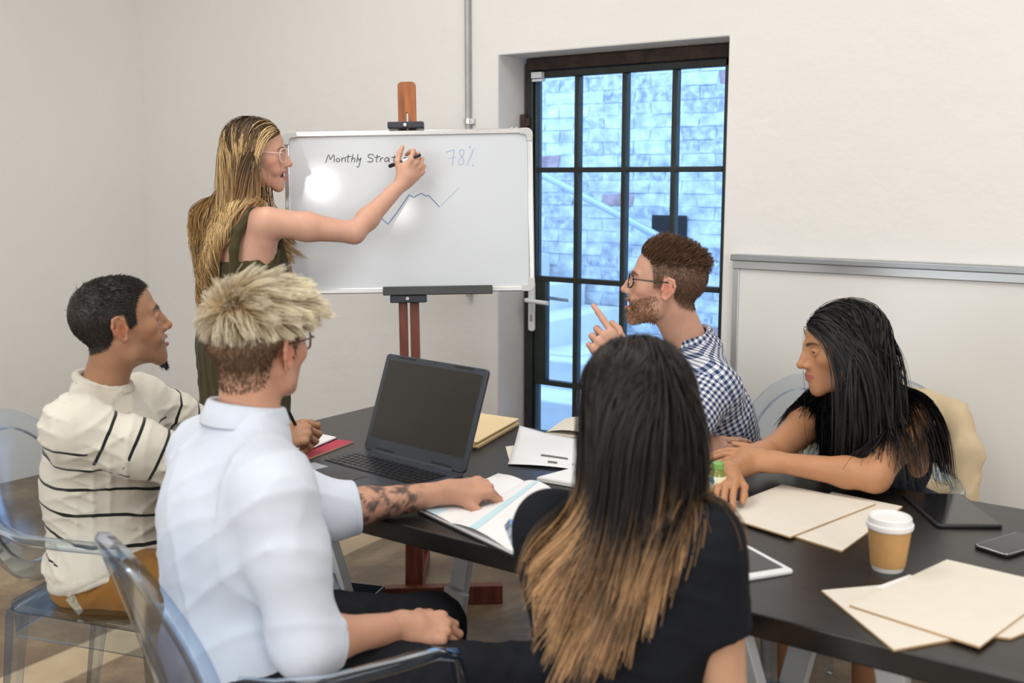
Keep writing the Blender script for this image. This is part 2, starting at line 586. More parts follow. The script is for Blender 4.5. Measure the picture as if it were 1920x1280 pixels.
# ---------------------------------------------------------------- table
M_table = mat('dark_stained_wood', (0.0125, 0.0112, 0.0102), rough=.30, var=.35, scale=5, bump=.05, bscale=12, stretch=(1, 14, 1), spec=.5)
M_leg = mat('pale_grey_painted_wood', (0.60, 0.62, 0.64), rough=.55, var=.05, scale=12, bump=.1, bscale=40)
TX0, TX1, TY0, TY1, TZ = -2.50, 0.10, 1.72, 2.665, .74
tb = thing('meeting_table', 'long dark stained wooden table on pale grey trestle legs', 'table', ((TX0 + TX1) / 2, 2.19, 0))
MB().lohi((TX0, TY0, TZ - .045), (TX1, TY1, TZ)).build('tabletop', M_table, tb, bevel=.004)


def trestle_leg(top, foot, w=.062, t=.03, block=False, side=(1, 0, 0)):
    mb = MB().bar(top, foot, w, t, side)
    o = mb.build('leg', M_leg, tb, bevel=.003)
    if block:
        f, tt = np.array(foot, float), np.array(top, float)
        d = unit(tt - f)
        MB().bar(f + d * .08 + np.array((.012, -.028, 0)), f + d * .19 + np.array((.012, -.028, 0)), .085, .028, side).build('foot_block', M_leg, o, bevel=.003)
    return o


f1 = on_z(846, 1200, 0.0)
trestle_leg(at(905, 860, 3.42) * np.array((1, 1, 0)) + np.array((0, 0, .69)), f1, block=True)
g0, g1 = at(588, 905, 2.78), at(728, 1385, 2.86)
trestle_leg(g0 * np.array((1, 1, 0)) + np.array((0, 0, .69)), g1 * np.array((1, 1, 0)), w=.06)
for (a, b_, da, db) in (((1375, 1090), (1545, 1560), 2.0, 2.15), ((1545, 1060), (1400, 1500), 2.25, 2.4), ((1660, 1180), (1780, 1560), 1.95, 2.05), ((1960, 1130), (1800, 1480), 2.1, 2.2)):
    p0, p1 = at(*a, da), at(*b_, db)
    trestle_leg(p0 * np.array((1, 1, 0)) + np.array((0, 0, .69)), p1 * np.array((1, 1, 0)), w=.055)
rail = MB()
MB().lohi((TX0 + .25, 2.15, .63), (TX1 - .25, 2.21, .695)).build('centre_rail', M_leg, tb, bevel=.003)

# ---------------------------------------------------------------- easel with its whiteboard
M_wood = mat('red_brown_varnished_wood', (0.17, 0.042, 0.022), rough=.38, var=.35, scale=6, bump=.05, bscale=14, stretch=(9, 9, 1), spec=.45)
M_wood_o = mat('orange_brown_varnished_wood', (0.33, 0.105, 0.03), rough=.38, var=.4, scale=6, bump=.05, bscale=14, stretch=(9, 9, 1), spec=.45)
M_clamp = mat('dark_blue_black_clamp', (0.022, 0.028, 0.042), rough=.4, var=.2)
M_tray = mat('charcoal_tray', (0.05, 0.054, 0.058), rough=.4, var=.1)
ER = unit(C_R + UP * .0165)                     # along the board
EB = unit(_f0)                                  # away from the viewer, level
EU = unit(UP * math.cos(math.radians(5)) + EB * math.sin(math.radians(5)))
EU = unit(EU - ER * np.dot(EU, ER))
EN = -np.cross(ER, EU) if np.dot(np.cross(ER, EU), C_F) > 0 else np.cross(ER, EU)   # towards the viewer
BC = at(768, 397, 3.74)                         # centre of the board


def on_board(px, py, lift=0.0):
    return on_plane(px, py, BC, EN) + EN * lift


def bcoord(px, py):
    p = on_board(px, py) - BC
    return float(np.dot(p, ER)), float(np.dot(p, EU))


easel_base = on_z(775, 1130, 0)
ea = thing('easel', 'reddish brown wooden easel holding the whiteboard beside the table', 'easel', tuple(easel_base))


def eb(px0, px1, py0, py1, back, t):
    """A bar of the easel between these places on the board's plane, back metres behind it."""
    my, mx = (py0 + py1) / 2, (px0 + px1) / 2
    x0, x1 = bcoord(px0, my)[0], bcoord(px1, my)[0]
    y0, y1 = bcoord(mx, py1)[1], bcoord(mx, py0)[1]
    mb = MB()
    R = np.stack([ER, EU, np.cross(ER, EU)], 1)
    mb.box(BC + ER * (x0 + x1) / 2 + EU * (y0 + y1) / 2 - EN * back, (x1 - x0, y1 - y0, t), R)
    return mb


# mast above the board: rounded plank with a slot
x0, y0 = bcoord(745.5, 246)
x1, y1 = bcoord(777.5, 150)
wd, sl = x1 - x0, .0035
pl = [(x0, y0 - .2)] + [(x0, y1 - .012), (x0 + .004, y1 - .004), (x0 + .012, y1), (x1 - .012, y1), (x1 - .004, y1 - .004), (x1, y1 - .012), (x1, y0 - .2)]
xm = (x0 + x1) / 2
ys = y0 + .065
pl += [(xm + sl, y0 - .2), (xm + sl, ys), (xm, ys + .003), (xm - sl, ys), (xm - sl, y0 - .2)]
MB().prism(pl, BC - EN * .045, ER, EU, EN, .018).build('mast', M_wood_o, ea, bevel=.002)
eb(728, 795, 229.5, 242, -.004, .045).build('top_clamp', M_clamp, ea, bevel=.003)
tcx, tcy = bcoord(761, 236)
MB().tube([BC + ER * tcx + EU * tcy + EN * .02, BC + ER * tcx + EU * tcy + EN * .034], .006, 10).build('clamp_screw', M_chrome, ea, smooth=True)
eb(733, 800, 553, 567, -.004, .05).build('bottom_clamp', M_clamp, ea, bevel=.003)
bcx, bcy = bcoord(766, 559)
MB().tube([BC + ER * bcx + EU * bcy + EN * .025, BC + ER * bcx + EU * bcy + EN * .038], .006, 10).build('clamp_screw', M_chrome, ea, smooth=True)
eb(720, 924, 535.5, 552, -.022, .028).build('ledge', M_tray, ea, bevel=.003)
eb(749.5, 765, 500, 905, .03, .03).build('rail', M_wood, ea, bevel=.002)
eb(770.5, 787, 500, 905, .03, .03).build('rail', M_wood, ea, bevel=.002)
eb(757, 770, 682, 700, .03, .024).build('rail_spacer', M_clamp, ea, bevel=.002)
# lower post, floor bar and rear foot
pb, pt = on_z(777, 1126, .0), on_board(777, 860) - EN * .03
MB().bar(pb, pt, .062, .04, ER).build('post', M_wood, ea, bevel=.002)
fb0, fb1 = on_z(620, 1136, 0.0), on_z(942, 1128, 0.0)
hb = np.array((0, 0, .034))
MB().bar(fb0 + hb, fb1 + hb, .068, .04, (0, 0, 1)).build('floor_bar', M_wood, ea, bevel=.003)
bk = pb + EB * .42
MB().bar(pb + np.array((0, 0, .025)), bk + np.array((0, 0, .025)), .05, .05, (0, 0, 1)).build('rear_foot', M_wood, ea, bevel=.003)
MB().bar(bk + np.array((0, 0, .05)), pt + EB * .02, .04, .03, ER).build('brace', M_wood, ea, bevel=.003)

# the board itself
M_wbs = mat('glossy_whiteboard_enamel', (0.66, 0.70, 0.745), rough=.09, var=.015, scale=3, spec=.5)
M_plas = mat('grey_plastic_corner', (0.55, 0.56, 0.56), rough=.45)
M_alub = mat('bright_aluminium_frame', (0.74, 0.75, 0.76), rough=.25, metal=.8, var=.05, stretch=(2, 2, 40))
bw_, bh_ = bcoord(1000.5, 392)[0] - bcoord(535.5, 400)[0], bcoord(768, 245)[1] - bcoord(768, 550)[1]
hw, hh = bw_ / 2, bh_ / 2
RB = np.stack([ER, EU, np.cross(ER, EU)], 1)
bo = thing('easel_whiteboard', 'whiteboard with handwritten heading and blue line graph on the easel', 'whiteboard', tuple(BC - EU * hh))


def bbox_(x0, x1, y0, y1, z0, z1):
    return MB().box(BC + ER * (x0 + x1) / 2 + EU * (y0 + y1) / 2 + EN * (z0 + z1) / 2, (x1 - x0, y1 - y0, z1 - z0), RB)


bbox_(-hw + .012, hw - .012, -hh + .012, hh - .012, -.012, 0).build('writing_surface', M_wbs, bo)
F = .019
bbox_(-hw + .03, hw - .03, hh - F, hh, -.016, .006).build('frame', M_alub, bo, bevel=.003)
bbox_(-hw + .03, hw - .03, -hh, -hh + F, -.016, .006).build('frame', M_alub, bo, bevel=.003)
bbox_(-hw, -hw + F, -hh + .03, hh - .03, -.016, .006).build('frame', M_alub, bo, bevel=.003)
bbox_(hw - F, hw, -hh + .03, hh - .03, -.016, .006).build('frame', M_alub, bo, bevel=.003)
for sx in (-1, 1):
    for sy in (-1, 1):
        r, n = .022, 6
        out = [(sx * (hw - r + r * math.sin(a) + .001), sy * (hh - r + r * math.cos(a) + .001)) for a in np.linspace(0, math.pi / 2, n)]
        out += [(sx * hw, sy * (hh - .045)), (sx * (hw - .021), sy * (hh - .045)), (sx * (hw - .021), sy * (hh - .028)), (sx * (hw - .028), sy * (hh - .021)), (sx * (hw - .045), sy * (hh - .021)), (sx * (hw - .045), sy * hh)]
        if sx * sy < 0:
            out = out[::-1]
        MB().prism(out, BC - EN * .018, ER, EU, EN, .027).build('corner_cap', M_plas, bo, bevel=.002)
for dx in (.075, .058):
    bbox_(hw - dx, hw - dx + .008, hh - .004, hh + .003, -.004, .008).build('frame_clip', M_chrome, bo)


def stroke_mesh(name, strokes, wdt, m, ox=340, oy=130, k=2.723, closed=False):
    vs, fs = [], []
    for s in strokes:
        p = [np.array(bcoord(ox + x / k, oy + y / k)) for x, y in s]
        q = [p[0]]
        for i in range(len(p) - 1):                      # Catmull-Rom
            a, b2, c, d = p[max(i - 1, 0)], p[i], p[i + 1], p[min(i + 2, len(p) - 1)]
            for t in (.25, .5, .75, 1.0):
                q.append(.5 * (2 * b2 + (c - a) * t + (2 * a - 5 * b2 + 4 * c - d) * t * t + (3 * b2 - a - 3 * c + d) * t ** 3) if not closed else b2 * (1 - t) + c * t)
        b0 = len(vs)
        for i, z in enumerate(q):
            t = q[min(i + 1, len(q) - 1)] - q[max(i - 1, 0)]
            t = t / max(np.linalg.norm(t), 1e-9)
            nrm = np.array((-t[1], t[0])) * wdt / 2
            for e in (z + nrm, z - nrm):
                vs.append(tuple(BC + ER * e[0] + EU * e[1] + EN * .0006))
        for i in range(len(q) - 1):
            fs.append((b0 + 2 * i, b0 + 2 * i + 1, b0 + 2 * i + 3, b0 + 2 * i + 2))
    return MB().add(vs, fs).build(name, m, bo)


def circ(cx, cy, rx, ry, n=9, a0=80):
    return [(cx + rx * math.cos(math.radians(a0 + 360 * i / n)), cy - ry * math.sin(math.radians(a0 + 360 * i / n))) for i in range(n + 1)]


M_ink = mat('black_marker_ink', (0.025, 0.025, 0.03), rough=.5)
M_inkb = mat('blue_marker_ink', (0.045, 0.16, 0.42), rough=.5)
M_inkf = mat('faded_blue_marker_ink', (0.36, 0.48, 0.68), rough=.5)
stroke_mesh('handwriting', [
    [(737, 478), (746, 448), (752, 437), (757, 448), (761, 461), (770, 446), (778, 437), (781, 452), (779, 475)],
    circ(800, 463, 9, 9),
    [(818, 472), (820, 452)], [(820, 460), (829, 451), (837, 455), (837, 473)],
    [(853, 434), (849, 468), (856, 474)], [(838, 448), (868, 444)],
    [(876, 432), (868, 473)], [(870, 462), (880, 452), (886, 458), (884, 474)],
    [(902, 433), (896, 474)],
    [(903, 452), (906, 465), (917, 452)], [(918, 450), (910, 482), (903, 499), (896, 494)],
    [(984, 440), (972, 433), (955, 437), (957, 449), (975, 456), (977, 467), (966, 473), (950, 470)],
    [(1002, 435), (996, 466), (1001, 473)], [(985, 449), (1016, 445)],
    [(1015, 472), (1018, 453)], [(1017, 461), (1024, 452), (1032, 452)],
    [(1060, 454), (1048, 450), (1038, 461), (1043, 472), (1055, 464), (1060, 454), (1059, 467), (1064, 473)],
    [(1090, 438), (1084, 468), (1090, 474)], [(1072, 450), (1106, 446)],
    [(1105, 461), (1120, 457), (1119, 449), (1108, 452), (1105, 465), (1113, 473), (1124, 468)],
    [(1150, 452), (1140, 450), (1136, 462), (1146, 464), (1152, 452), (1148, 486), (1138, 490)],
    [(1162, 452), (1166, 464), (1176, 451)]], .0026, M_ink)
stroke_mesh('percent_figure', [
    [(1353, 428), (1360, 418), (1376, 416), (1394, 412), (1389, 440), (1384, 490)], [(1368, 455), (1400, 447)],
    [(1442, 412), (1426, 412), (1419, 428), (1432, 446), (1442, 464), (1438, 482), (1420, 486), (1414, 472), (1426, 452), (1441, 434), (1442, 412)],
    [(1494, 404), (1476, 446), (1458, 490)], circ(1473, 397, 3, 3, 6), circ(1488, 490, 3, 3, 6)], .0026, M_inkf)
stroke_mesh('line_graph', [[(918, 860), (1017, 756), (1055, 790), (1092, 742), (1163, 640), (1187, 653), (1225, 632), (1250, 647), (1262, 642), (1318, 702)]], .0026, M_inkb, closed=True)
stroke_mesh('line_graph', [[(1318, 702), (1420, 602)]], .0016, M_inkf, closed=True)
# ---------------------------------------------------------------- things on the table
M_paper = mat('white_paper', (0.82, 0.82, 0.83), rough=.75, var=.01)
M_cream = mat('cream_paper', (0.80, 0.74, 0.62), rough=.8, var=.02)
M_manila = mat('manila_card', (0.70, 0.655, 0.575), rough=.7, var=.02, scale=30)
M_manila_e = mat('orange_card_edge', (0.62, 0.36, 0.13), rough=.8, var=.1)
M_yellow = mat('yellow_manila_card', (0.80, 0.62, 0.35), rough=.7, var=.04)
M_pink = mat('crimson_card', (0.48, 0.035, 0.075), rough=.55, var=.06)
M_laptop = mat('dark_slate_plastic', (0.035, 0.042, 0.055), rough=.38, var=.06, scale=40)
M_key = mat('charcoal_key', (0.016, 0.018, 0.023), rough=.35, var=.1)
M_screen = mat('dark_screen', (0.022, 0.021, 0.017), rough=.30, var=.02)
M_black = mat('black_gloss', (0.012, 0.012, 0.014), rough=.12, var=.02)
M_blackp = mat('black_plastic', (0.015, 0.015, 0.017), rough=.35, var=.05)
M_bar = mat('grey_print', (0.16, 0.145, 0.13), rough=.8)
M_lblue = mat('pale_blue_print', (0.52, 0.72, 0.80), rough=.8)
M_rule = mat('grey_rule_print', (0.50, 0.47, 0.42), rough=.8)


def pt(px, py, z=TZ):
    return on_z(px, py, z)


def slab(pts, z0, t, name, m, parent=None, bev=0.0, edge=None):
    """Flat sheet with these corners (points of the table), bottom at z0."""
    k = len(pts)
    vs = [(p[0], p[1], z0) for p in pts] + [(p[0], p[1], z0 + t) for p in pts]
    fs = [tuple(range(k))[::-1], tuple(range(k, 2 * k))] + [(i, (i + 1) % k, k + (i + 1) % k, k + i) for i in range(k)]
    a = sum((pts[i][0] * pts[(i + 1) % k][1] - pts[(i + 1) % k][0] * pts[i][1]) for i in range(k))
    if a < 0:
        fs = [f[::-1] for f in fs]
    o = MB().add(vs, fs).build(name, m, parent, bevel=bev)
    if edge is not None:
        o.data.materials.append(edge)
        for p in o.data.polygons:
            if abs(p.normal.z) < .5:
                p.material_index = 1
    return o


def rect(a, b, w):
    """Rectangle with edge a-b and width w to its left."""
    a, b = np.array(a[:2]), np.array(b[:2])
    d = unit(b - a)
    n = np.array((-d[1], d[0]))
    return [a, b, b + n * w, a + n * w]


def folder(name, label, c, z, edge=M_manila_e, m=None, leaves=2, group=None, cat='folder'):
    ctr = np.mean([np.array(p[:2]) for p in c], 0)
    t = thing(name, label, cat, (ctr[0], ctr[1], z), 0, group)
    m = m or M_manila
    slab(c, z, .0012, 'back_cover', m, t, edge=edge)
    ins = [ctr + (np.array(p[:2]) - ctr) * .975 for p in c]
    slab(ins, z + .0013, .0010, 'paper_sheet', M_cream, t)
    slab(c, z + .0024, .0012, 'front_cover', m, t, edge=edge)
    return t


# folders by the black-haired woman
Z = TZ + .0005
fa = [pt(1333, 966), pt(1481, 1013), pt(1642, 950), pt(1466, 914)]
fb = [pt(1440, 993), pt(1578, 1036), pt(1692, 952), pt(1560, 925)]
folder('manila_folder', 'cream card folder lying lower and right of the pair behind the coffee cup', fb, Z)
folder('manila_folder', 'cream card folder on top of the pair in front of the black haired woman', [p for p in fa], Z + .0042)
sh = [pt(1345, 950), pt(1378, 938), pt(1420, 950), pt(1390, 965)]
o = slab(sh, Z + .0001, .0006, 'paper_slip', M_paper)
tag(o, 'white paper slip peeking out behind the upper cream folder near the bottle', 'paper')
# folders at the near end
ga = [pt(1540, 1110), pt(1676, 1222), pt(1850, 1190), pt(1742, 1092)]
gb = [pt(1775, 1056), pt(1592, 1142), pt(1836, 1221), pt(1990, 1106)]
gc = [pt(1800, 1190), pt(1895, 1200), pt(2040, 1140), pt(1960, 1090)]
folder('manila_folder', 'cream card folder lowest and leftmost of the fan at the near table edge', ga, Z)
folder('manila_folder', 'cream card folder mostly covered at the right end of the near fan', gc, Z + .0001)
folder('manila_folder', 'large cream card folder on top of the fan nearest the camera', gb, Z + .0044)
sh = [pt(1640, 1105), pt(1705, 1081), pt(1735, 1092), pt(1690, 1115)]
o = slab(sh, Z + .0036, .0006, 'paper_slip', M_paper)
tag(o, 'white paper slip peeking out under the top folder below the coffee cup', 'paper')


def tablet(name, label, corners, z, body, bez, cat='tablet'):
    ctr = np.mean([np.array(p[:2]) for p in corners], 0)
    t = thing(name, label, cat, (ctr[0], ctr[1], z))
    c = [np.array(p[:2]) for p in corners]
    u, v = unit(c[1] - c[0]), unit(c[3] - c[0])
    v = unit(v - u * np.dot(u, v))
    w_, h_ = np.linalg.norm(c[1] - c[0]), abs(np.dot(c[3] - c[0], v))
    o3 = np.array((*((c[0] + c[2]) / 2), z))
    u3, v3 = np.array((*u, 0)), np.array((*v, 0))
    n = (0, 0, 1)
    pol = rounded(w_, h_, .010)
    if np.cross(u3, v3)[2] < 0:
        v3 = -v3
    MB().prism(pol, o3, u3, v3, n, .0075).build('body', body, t, bevel=.002)
    b1, b2 = bez
    MB().prism(rounded(w_ - 2 * b1, h_ - 2 * b2, .002), o3 + np.array((0, 0, .0075)), u3, v3, n, .0005).build('screen', M_black, t)
    return t, o3, u3, v3, w_, h_


wa, wb_, wc = pt(1490, 1076), pt(1385, 1093), pt(1345, 996)
wv = unit((wb_ - wa)[:2])
wn = np.array((-wv[1], wv[0]))
wn = wn if np.dot(wn, (wc - wb_)[:2]) > 0 else -wn
t, o3, u3, v3, w_, h_ = tablet('white_tablet', 'white framed tablet with dark screen lying beside the black tee woman', [wa[:2], wa[:2] + wv * .17, wa[:2] + wv * .17 + wn * .24, wa[:2] + wn * .24], Z, M_whitemetal, (.012, .02))
MB().lathe([(.006, 0), (.006, .0004)], o3 - v3 * (h_ / 2 - .01) + np.array((0, 0, .0076)), 16).build('home_button', M_chrome, t)
b1, b2_, b3 = pt(1745, 990)[:2], pt(1870, 991)[:2], pt(1825, 930)[:2]
tablet('black_tablet', 'black tablet lying near the far table edge beside the black haired woman', [b1, b2_, b2_ + (pt(1700, 930)[:2] - b1) * 1.0, pt(1700, 930)[:2]], Z, M_blackp, (.006, .006))
p1, p2, p3 = pt(1824, 1027)[:2], pt(1893, 1049)[:2], pt(1884, 992)[:2]
pu = unit(p2 - p1)
pn = np.array((-pu[1], pu[0]))
pn = pn if np.dot(pn, p3 - p1) > 0 else -pn
t, o3, u3, v3, w_, h_ = tablet('smartphone', 'dark smartphone with silver rim lying at the right side of the table', [p1, p1 + pu * .078, p1 + pu * .078 + pn * .155, p1 + pn * .155], Z, M_blackp, (.004, .012), 'phone')
MB().prism(rounded(.076, .153, .010), o3 + np.array((0, 0, .0045)), u3, v3, (0, 0, 1), .0033).build('metal_rim', M_chrome, t, bevel=.001)
MB().prism(rounded(.070, .147, .008), o3 + np.array((0, 0, .0079)), u3, v3, (0, 0, 1), .0006).build('glass', M_black, t)

# coffee cup
M_kraft = mat('kraft_paper', (0.50, 0.285, 0.105), rough=.75, var=.05, scale=60, bump=.05)
M_lid = mat('white_plastic_lid', (0.80, 0.80, 0.80), rough=.35, var=.01)
cp = pt(1664, 1067)
cup = thing('coffee_cup', 'brown paper takeaway coffee cup with white lid standing on the table', 'cup', (cp[0], cp[1], TZ))
c0 = (cp[0], cp[1], TZ + .0005)
MB().lathe([(.026, .002), (.029, 0), (.0305, .004), (.032, .02), (.0400, .094), (.0405, .096), (.038, .096), (.030, .01)], c0, 40).build('paper_cup', M_lid, cup, smooth=True)
MB().lathe([(.0312, .010), (.0330, .0102), (.0408, .083), (.0402, .0832)], c0, 40).build('kraft_sleeve', M_kraft, cup, smooth=True)
MB().lathe([(.0415, .084), (.0440, .086), (.0450, .090), (.0445, .095), (.0420, .0965), (.0415, .099), (.0405, .107), (.0385, .109), (.0365, .108), (.035, .1045), (.001, .1045)], c0, 40).build('lid', M_lid, cup, smooth=True)
MB().box((cp[0] + .028, cp[1] - .008, TZ + .106), (.012, .006, .003)).build('sip_tab', M_lid, cup, bevel=.001)

# juice bottle
M_juice = mat('yellow_blue_label', (0.66, 0.56, 0.20), rough=.5)
nt, N, L, b = nodes_of(M_juice)
vo = N.new('ShaderNodeTexVoronoi')
vo.inputs['Scale'].default_value = 55
tc = N.new('ShaderNodeTexCoord')
L.new(tc.outputs['Object'], vo.inputs['Vector'])
rp = N.new('ShaderNodeValToRGB')
rp.color_ramp.interpolation = 'CONSTANT'
rp.color_ramp.elements[0].color = (0.75, 0.60, 0.16, 1)
rp.color_ramp.elements[1].color = (0.10, 0.24, 0.34, 1)
rp.color_ramp.elements[1].position = .35
k = rp.color_ramp.elements.new(.6)
k.color = (0.80, 0.78, 0.55, 1)
L.new(vo.outputs['Color'], rp.inputs['Fac'])
L.new(rp.outputs['Color'], b.inputs['Base Color'])
M_green = mat('green_cap_plastic', (0.20, 0.42, 0.10), rough=.4)
M_jg = mat('olive_juice', (0.22, 0.24, 0.05), rough=.15)
bp_ = at(1344, 938, 2.55)
bt = thing('juice_bottle', 'small juice bottle with green cap and patterned label behind the long brown hair', 'bottle', (bp_[0], bp_[1], TZ))
c0 = (bp_[0], bp_[1], TZ + .0005)
MB().lathe([(.018, 0), (.020, .004), (.020, .012), (.0185, .018), (.020, .024), (.020, .072), (.014, .084), (.012, .088)], c0, 24).build('bottle_body', M_jg, bt, smooth=True)
MB().lathe([(.0202, .026), (.0206, .027), (.0206, .070), (.0202, .071)], c0, 24).build('label', M_juice, bt, smooth=True)
MB().lathe([(.0135, .086), (.0145, .087), (.0145, .100), (.013, .102)], c0, 24).build('cap', M_green, bt, smooth=True)

# laptop
LH = TZ + .016
hl, hr_ = on_z(682, 843, LH), on_z(870, 891, LH)
LW = unit(hr_ - hl)
LD = np.array((LW[1], -LW[0], 0.0))          # towards the user
if LD[1] > 0:
    LD = -LD
lw_, ld_ = float(np.linalg.norm(hr_ - hl)), .262
lc = (hl + hr_) / 2
lap = thing('laptop', 'open dark grey laptop with blank screen on the table', 'laptop', (lc[0], lc[1], TZ))
bc = np.array((lc[0], lc[1], TZ + .003)) + LD * (ld_ / 2 - .004)
MB().prism(rounded(lw_, ld_, .012), bc, LW, -LD, (0, 0, 1), .017).build('base', M_laptop, lap, bevel=.003)
top = bc + np.array((0, 0, .017))
# keys: six rows on a sunken deck
kw, kd = lw_ * .89, .112
kc = top - LD * (ld_ / 2 - .046 - kd / 2)
MB().prism(rounded(kw + .006, kd + .006, .003), kc, LW, -LD, (0, 0, 1), .0006).build('key_deck', M_blackp, lap)
rows = [18, 17, 17, 16, 15, 12]
keym = None
for r in range(6):
    y = -kd / 2 + (r + .5) * kd / 6
    x = -kw / 2
    wide = {4: {0: 1.6, 12: 1.9}, 3: {0: 1.4, 12: 1.5}, 5: {3: 5.0}, 2: {0: 1.2}, 1: {13: 1.6}}.get(r, {})
    ws = [wide.get(i, 1.0) for i in range(rows[r])]
    u = kw / sum(ws)
    for i, q in enumerate(ws):
        cx = x + q * u / 2
        MB().box(kc + LW * cx + LD * y + np.array((0, 0, .0012)), (q * u - .0034, kd / 6 - .0034, .0022), np.stack([LW, -LD, np.array((0, 0, 1.))], 1)).build('key', M_key, lap)
        x += q * u
MB().prism(rounded(.105, .068, .003), top + LD * (ld_ / 2 - .046) - LW * .02, LW, -LD, (0, 0, 1), .0008).build('touchpad', M_blackp, lap)
st_ = MB().prism(rounded(.06, .045, .003), top + LD * (ld_ / 2 - .05) - LW * (lw_ / 2 - .05), LW, -LD, (0, 0, 1), .0006).build('sticker', mat('silver_sticker', (.34, .37, .41), rough=.35), lap)
# lid
tilt = math.radians(20)
LU = np.array((0, 0, math.cos(tilt))) - LD * math.sin(tilt)
LN = unit(np.cross(LW, LU))
if np.dot(LN, LD) < 0:
    LN = -LN
lh = .272
lo = lc * np.array((1, 1, 0)) + np.array((0, 0, LH)) + LU * (lh / 2 + .004)
lid = MB().prism(rounded(lw_, lh, .012), lo - LN * .008, LW, LU, LN, .010).build('screen_lid', M_laptop, lap, bevel=.002)
MB().prism(rounded(lw_ * .925, lh * .80, .003), lo + LN * .002 + LU * .010, LW, LU, LN, .0006).build('screen', M_screen, lid)
for x in (-.28, .28):
    MB().prism(rounded(.07, .004, .0018), lo + LN * .002 + LU * (lh / 2 - .006) + LW * x * lw_, LW, LU, LN, .0012).build('rubber_pad', M_blackp, lid)
    MB().prism(rounded(.075, .004, .0018), lo + LN * .002 - LU * (lh / 2 - .010) + LW * x * lw_, LW, LU, LN, .0012).build('rubber_pad', M_blackp, lid)
MB().lathe([(.002, 0), (.002, .001)], lo + LN * .002 + LU * (lh / 2 - .008), 10, np.stack([LW, LU, np.cross(LW, LU)], 1)).build('webcam', M_black, lid)
MB().tube([lc * np.array((1, 1, 0)) + np.array((0, 0, LH + .002)) - LW * lw_ * .40, lc * np.array((1, 1, 0)) + np.array((0, 0, LH + .002)) + LW * lw_ * .40], .0075, 12).build('hinge', M_laptop, lap, smooth=True)

# notebook and crimson folder by the striped sweater man
cr = [pt(663, 830), pt(578, 862), pt(500, 850), pt(590, 820)]
folder('crimson_folder', 'crimson card folder sticking out under the open white notebook', cr, Z, edge=M_yellow, m=M_pink)
nbc = [pt(632, 826), pt(548, 862), pt(462, 838), pt(545, 808)]
nb = thing('open_notebook', 'white notebook under the hand of the striped sweater man', 'notebook', (*np.mean([p[:2] for p in nbc], 0), Z))
slab(nbc, Z + .0042, .0015, 'cover', M_blackp, nb)
slab([np.mean([p[:2] for p in nbc], 0) + (p[:2] - np.mean([q[:2] for q in nbc], 0)) * .985 for p in nbc], Z + .0058, .006, 'page_block', M_paper, nb, bev=.002)


def leaf_mesh(c, z, bulge, nx=10, ny=4, t=.0008):
    """A page with corners c (a,b along the spine, then the free edge d,c), arched by bulge."""
    a, b, c2, d = [np.array(p[:2]) for p in c]
    vs, fs = [], []
    for s in (0, 1):
        for i in range(nx + 1):
            u = i / nx
            for j in range(ny + 1):
                v = j / ny
                p = (a * (1 - v) + b * v) * (1 - u) + (d * (1 - v) + c2 * v) * u
                h = bulge * math.sin(min(1, u * 1.15) * math.pi) ** .8 if u < .87 else 0
                vs.append((p[0], p[1], z + h + (t if s else 0)))
    n1 = (nx + 1) * (ny + 1)
    for i in range(nx):
        for j in range(ny):
            k = i * (ny + 1) + j
            q = (k, k + ny + 1, k + ny + 2, k + 1)
            fs.append(q[::-1])
            fs.append(tuple(n1 + e for e in q))
    return MB().add(vs, fs)


# planner under the tattooed arm
ba, bb, bcn, bd = pt(783, 962), pt(962, 1046), pt(1050, 930), pt(935, 893)
pc = np.mean([p[:2] for p in (ba, bb, bcn, bd)], 0)
pl_ = thing('open_planner', 'open white planner with pale blue stripes under the tattooed forearm', 'planner', (*pc, Z))
slab([ba, bb, bcn, bd], Z, .003, 'cover', M_blackp, pl_)
m0, m1 = ba * .62 + bb * .38, bd * .55 + bcn * .45
k_ = pc


def shr(ps, f=.98):
    return [np.append(k_ + (p[:2] - k_) * f, 0) for p in ps]


slab(shr([ba, m0, m1, bd]), Z + .0031, .0060, 'page_block', M_paper, pl_, bev=.002)
slab(shr([m0, bb, bcn, m1]), Z + .0031, .0075, 'page_block', M_paper, pl_, bev=.002)
leaf_mesh(shr([m0, m1, bcn * .98 + bd * .02, bb]), Z + .0108, .010).build('page', M_paper, pl_, smooth=True)
leaf_mesh(shr([m0, m1, bd, ba]), Z + .0093, .004).build('page', M_paper, pl_, smooth=True)
for (u0, u1) in ((.30, .42),):
    q = [m0 * (1 - u) + bb * u for u in (u0, u1)] + [m1 * (1 - u) + bcn * u for u in (u1, u0)]
    vs = []
    for s in np.linspace(0, 1, 7):
        for e, u in ((0, u0), (1, u1)):
            p = q[e] * (1 - s) + q[3 - e] * s
            h = .010 * math.sin(min(1, u * 1.15) * math.pi) ** .8
            vs.append((*(k_ + (p[:2] - k_) * .98), Z + .0122 + h))
    MB().add(vs, [(2 * i, 2 * i + 1, 2 * i + 3, 2 * i + 2) for i in range(6)]).build('blue_stripe', M_lblue, pl_)
q = [ba * .92 + m0 * .08, ba * .45 + m0 * .55, (ba * .45 + m0 * .55) * .86 + (bd * .45 + m1 * .55) * .14, (ba * .92 + m0 * .08) * .86 + (bd * .92 + m1 * .08) * .14]
slab(shr(q), Z + .0142, .0004, 'blue_stripe', M_lblue, pl_)

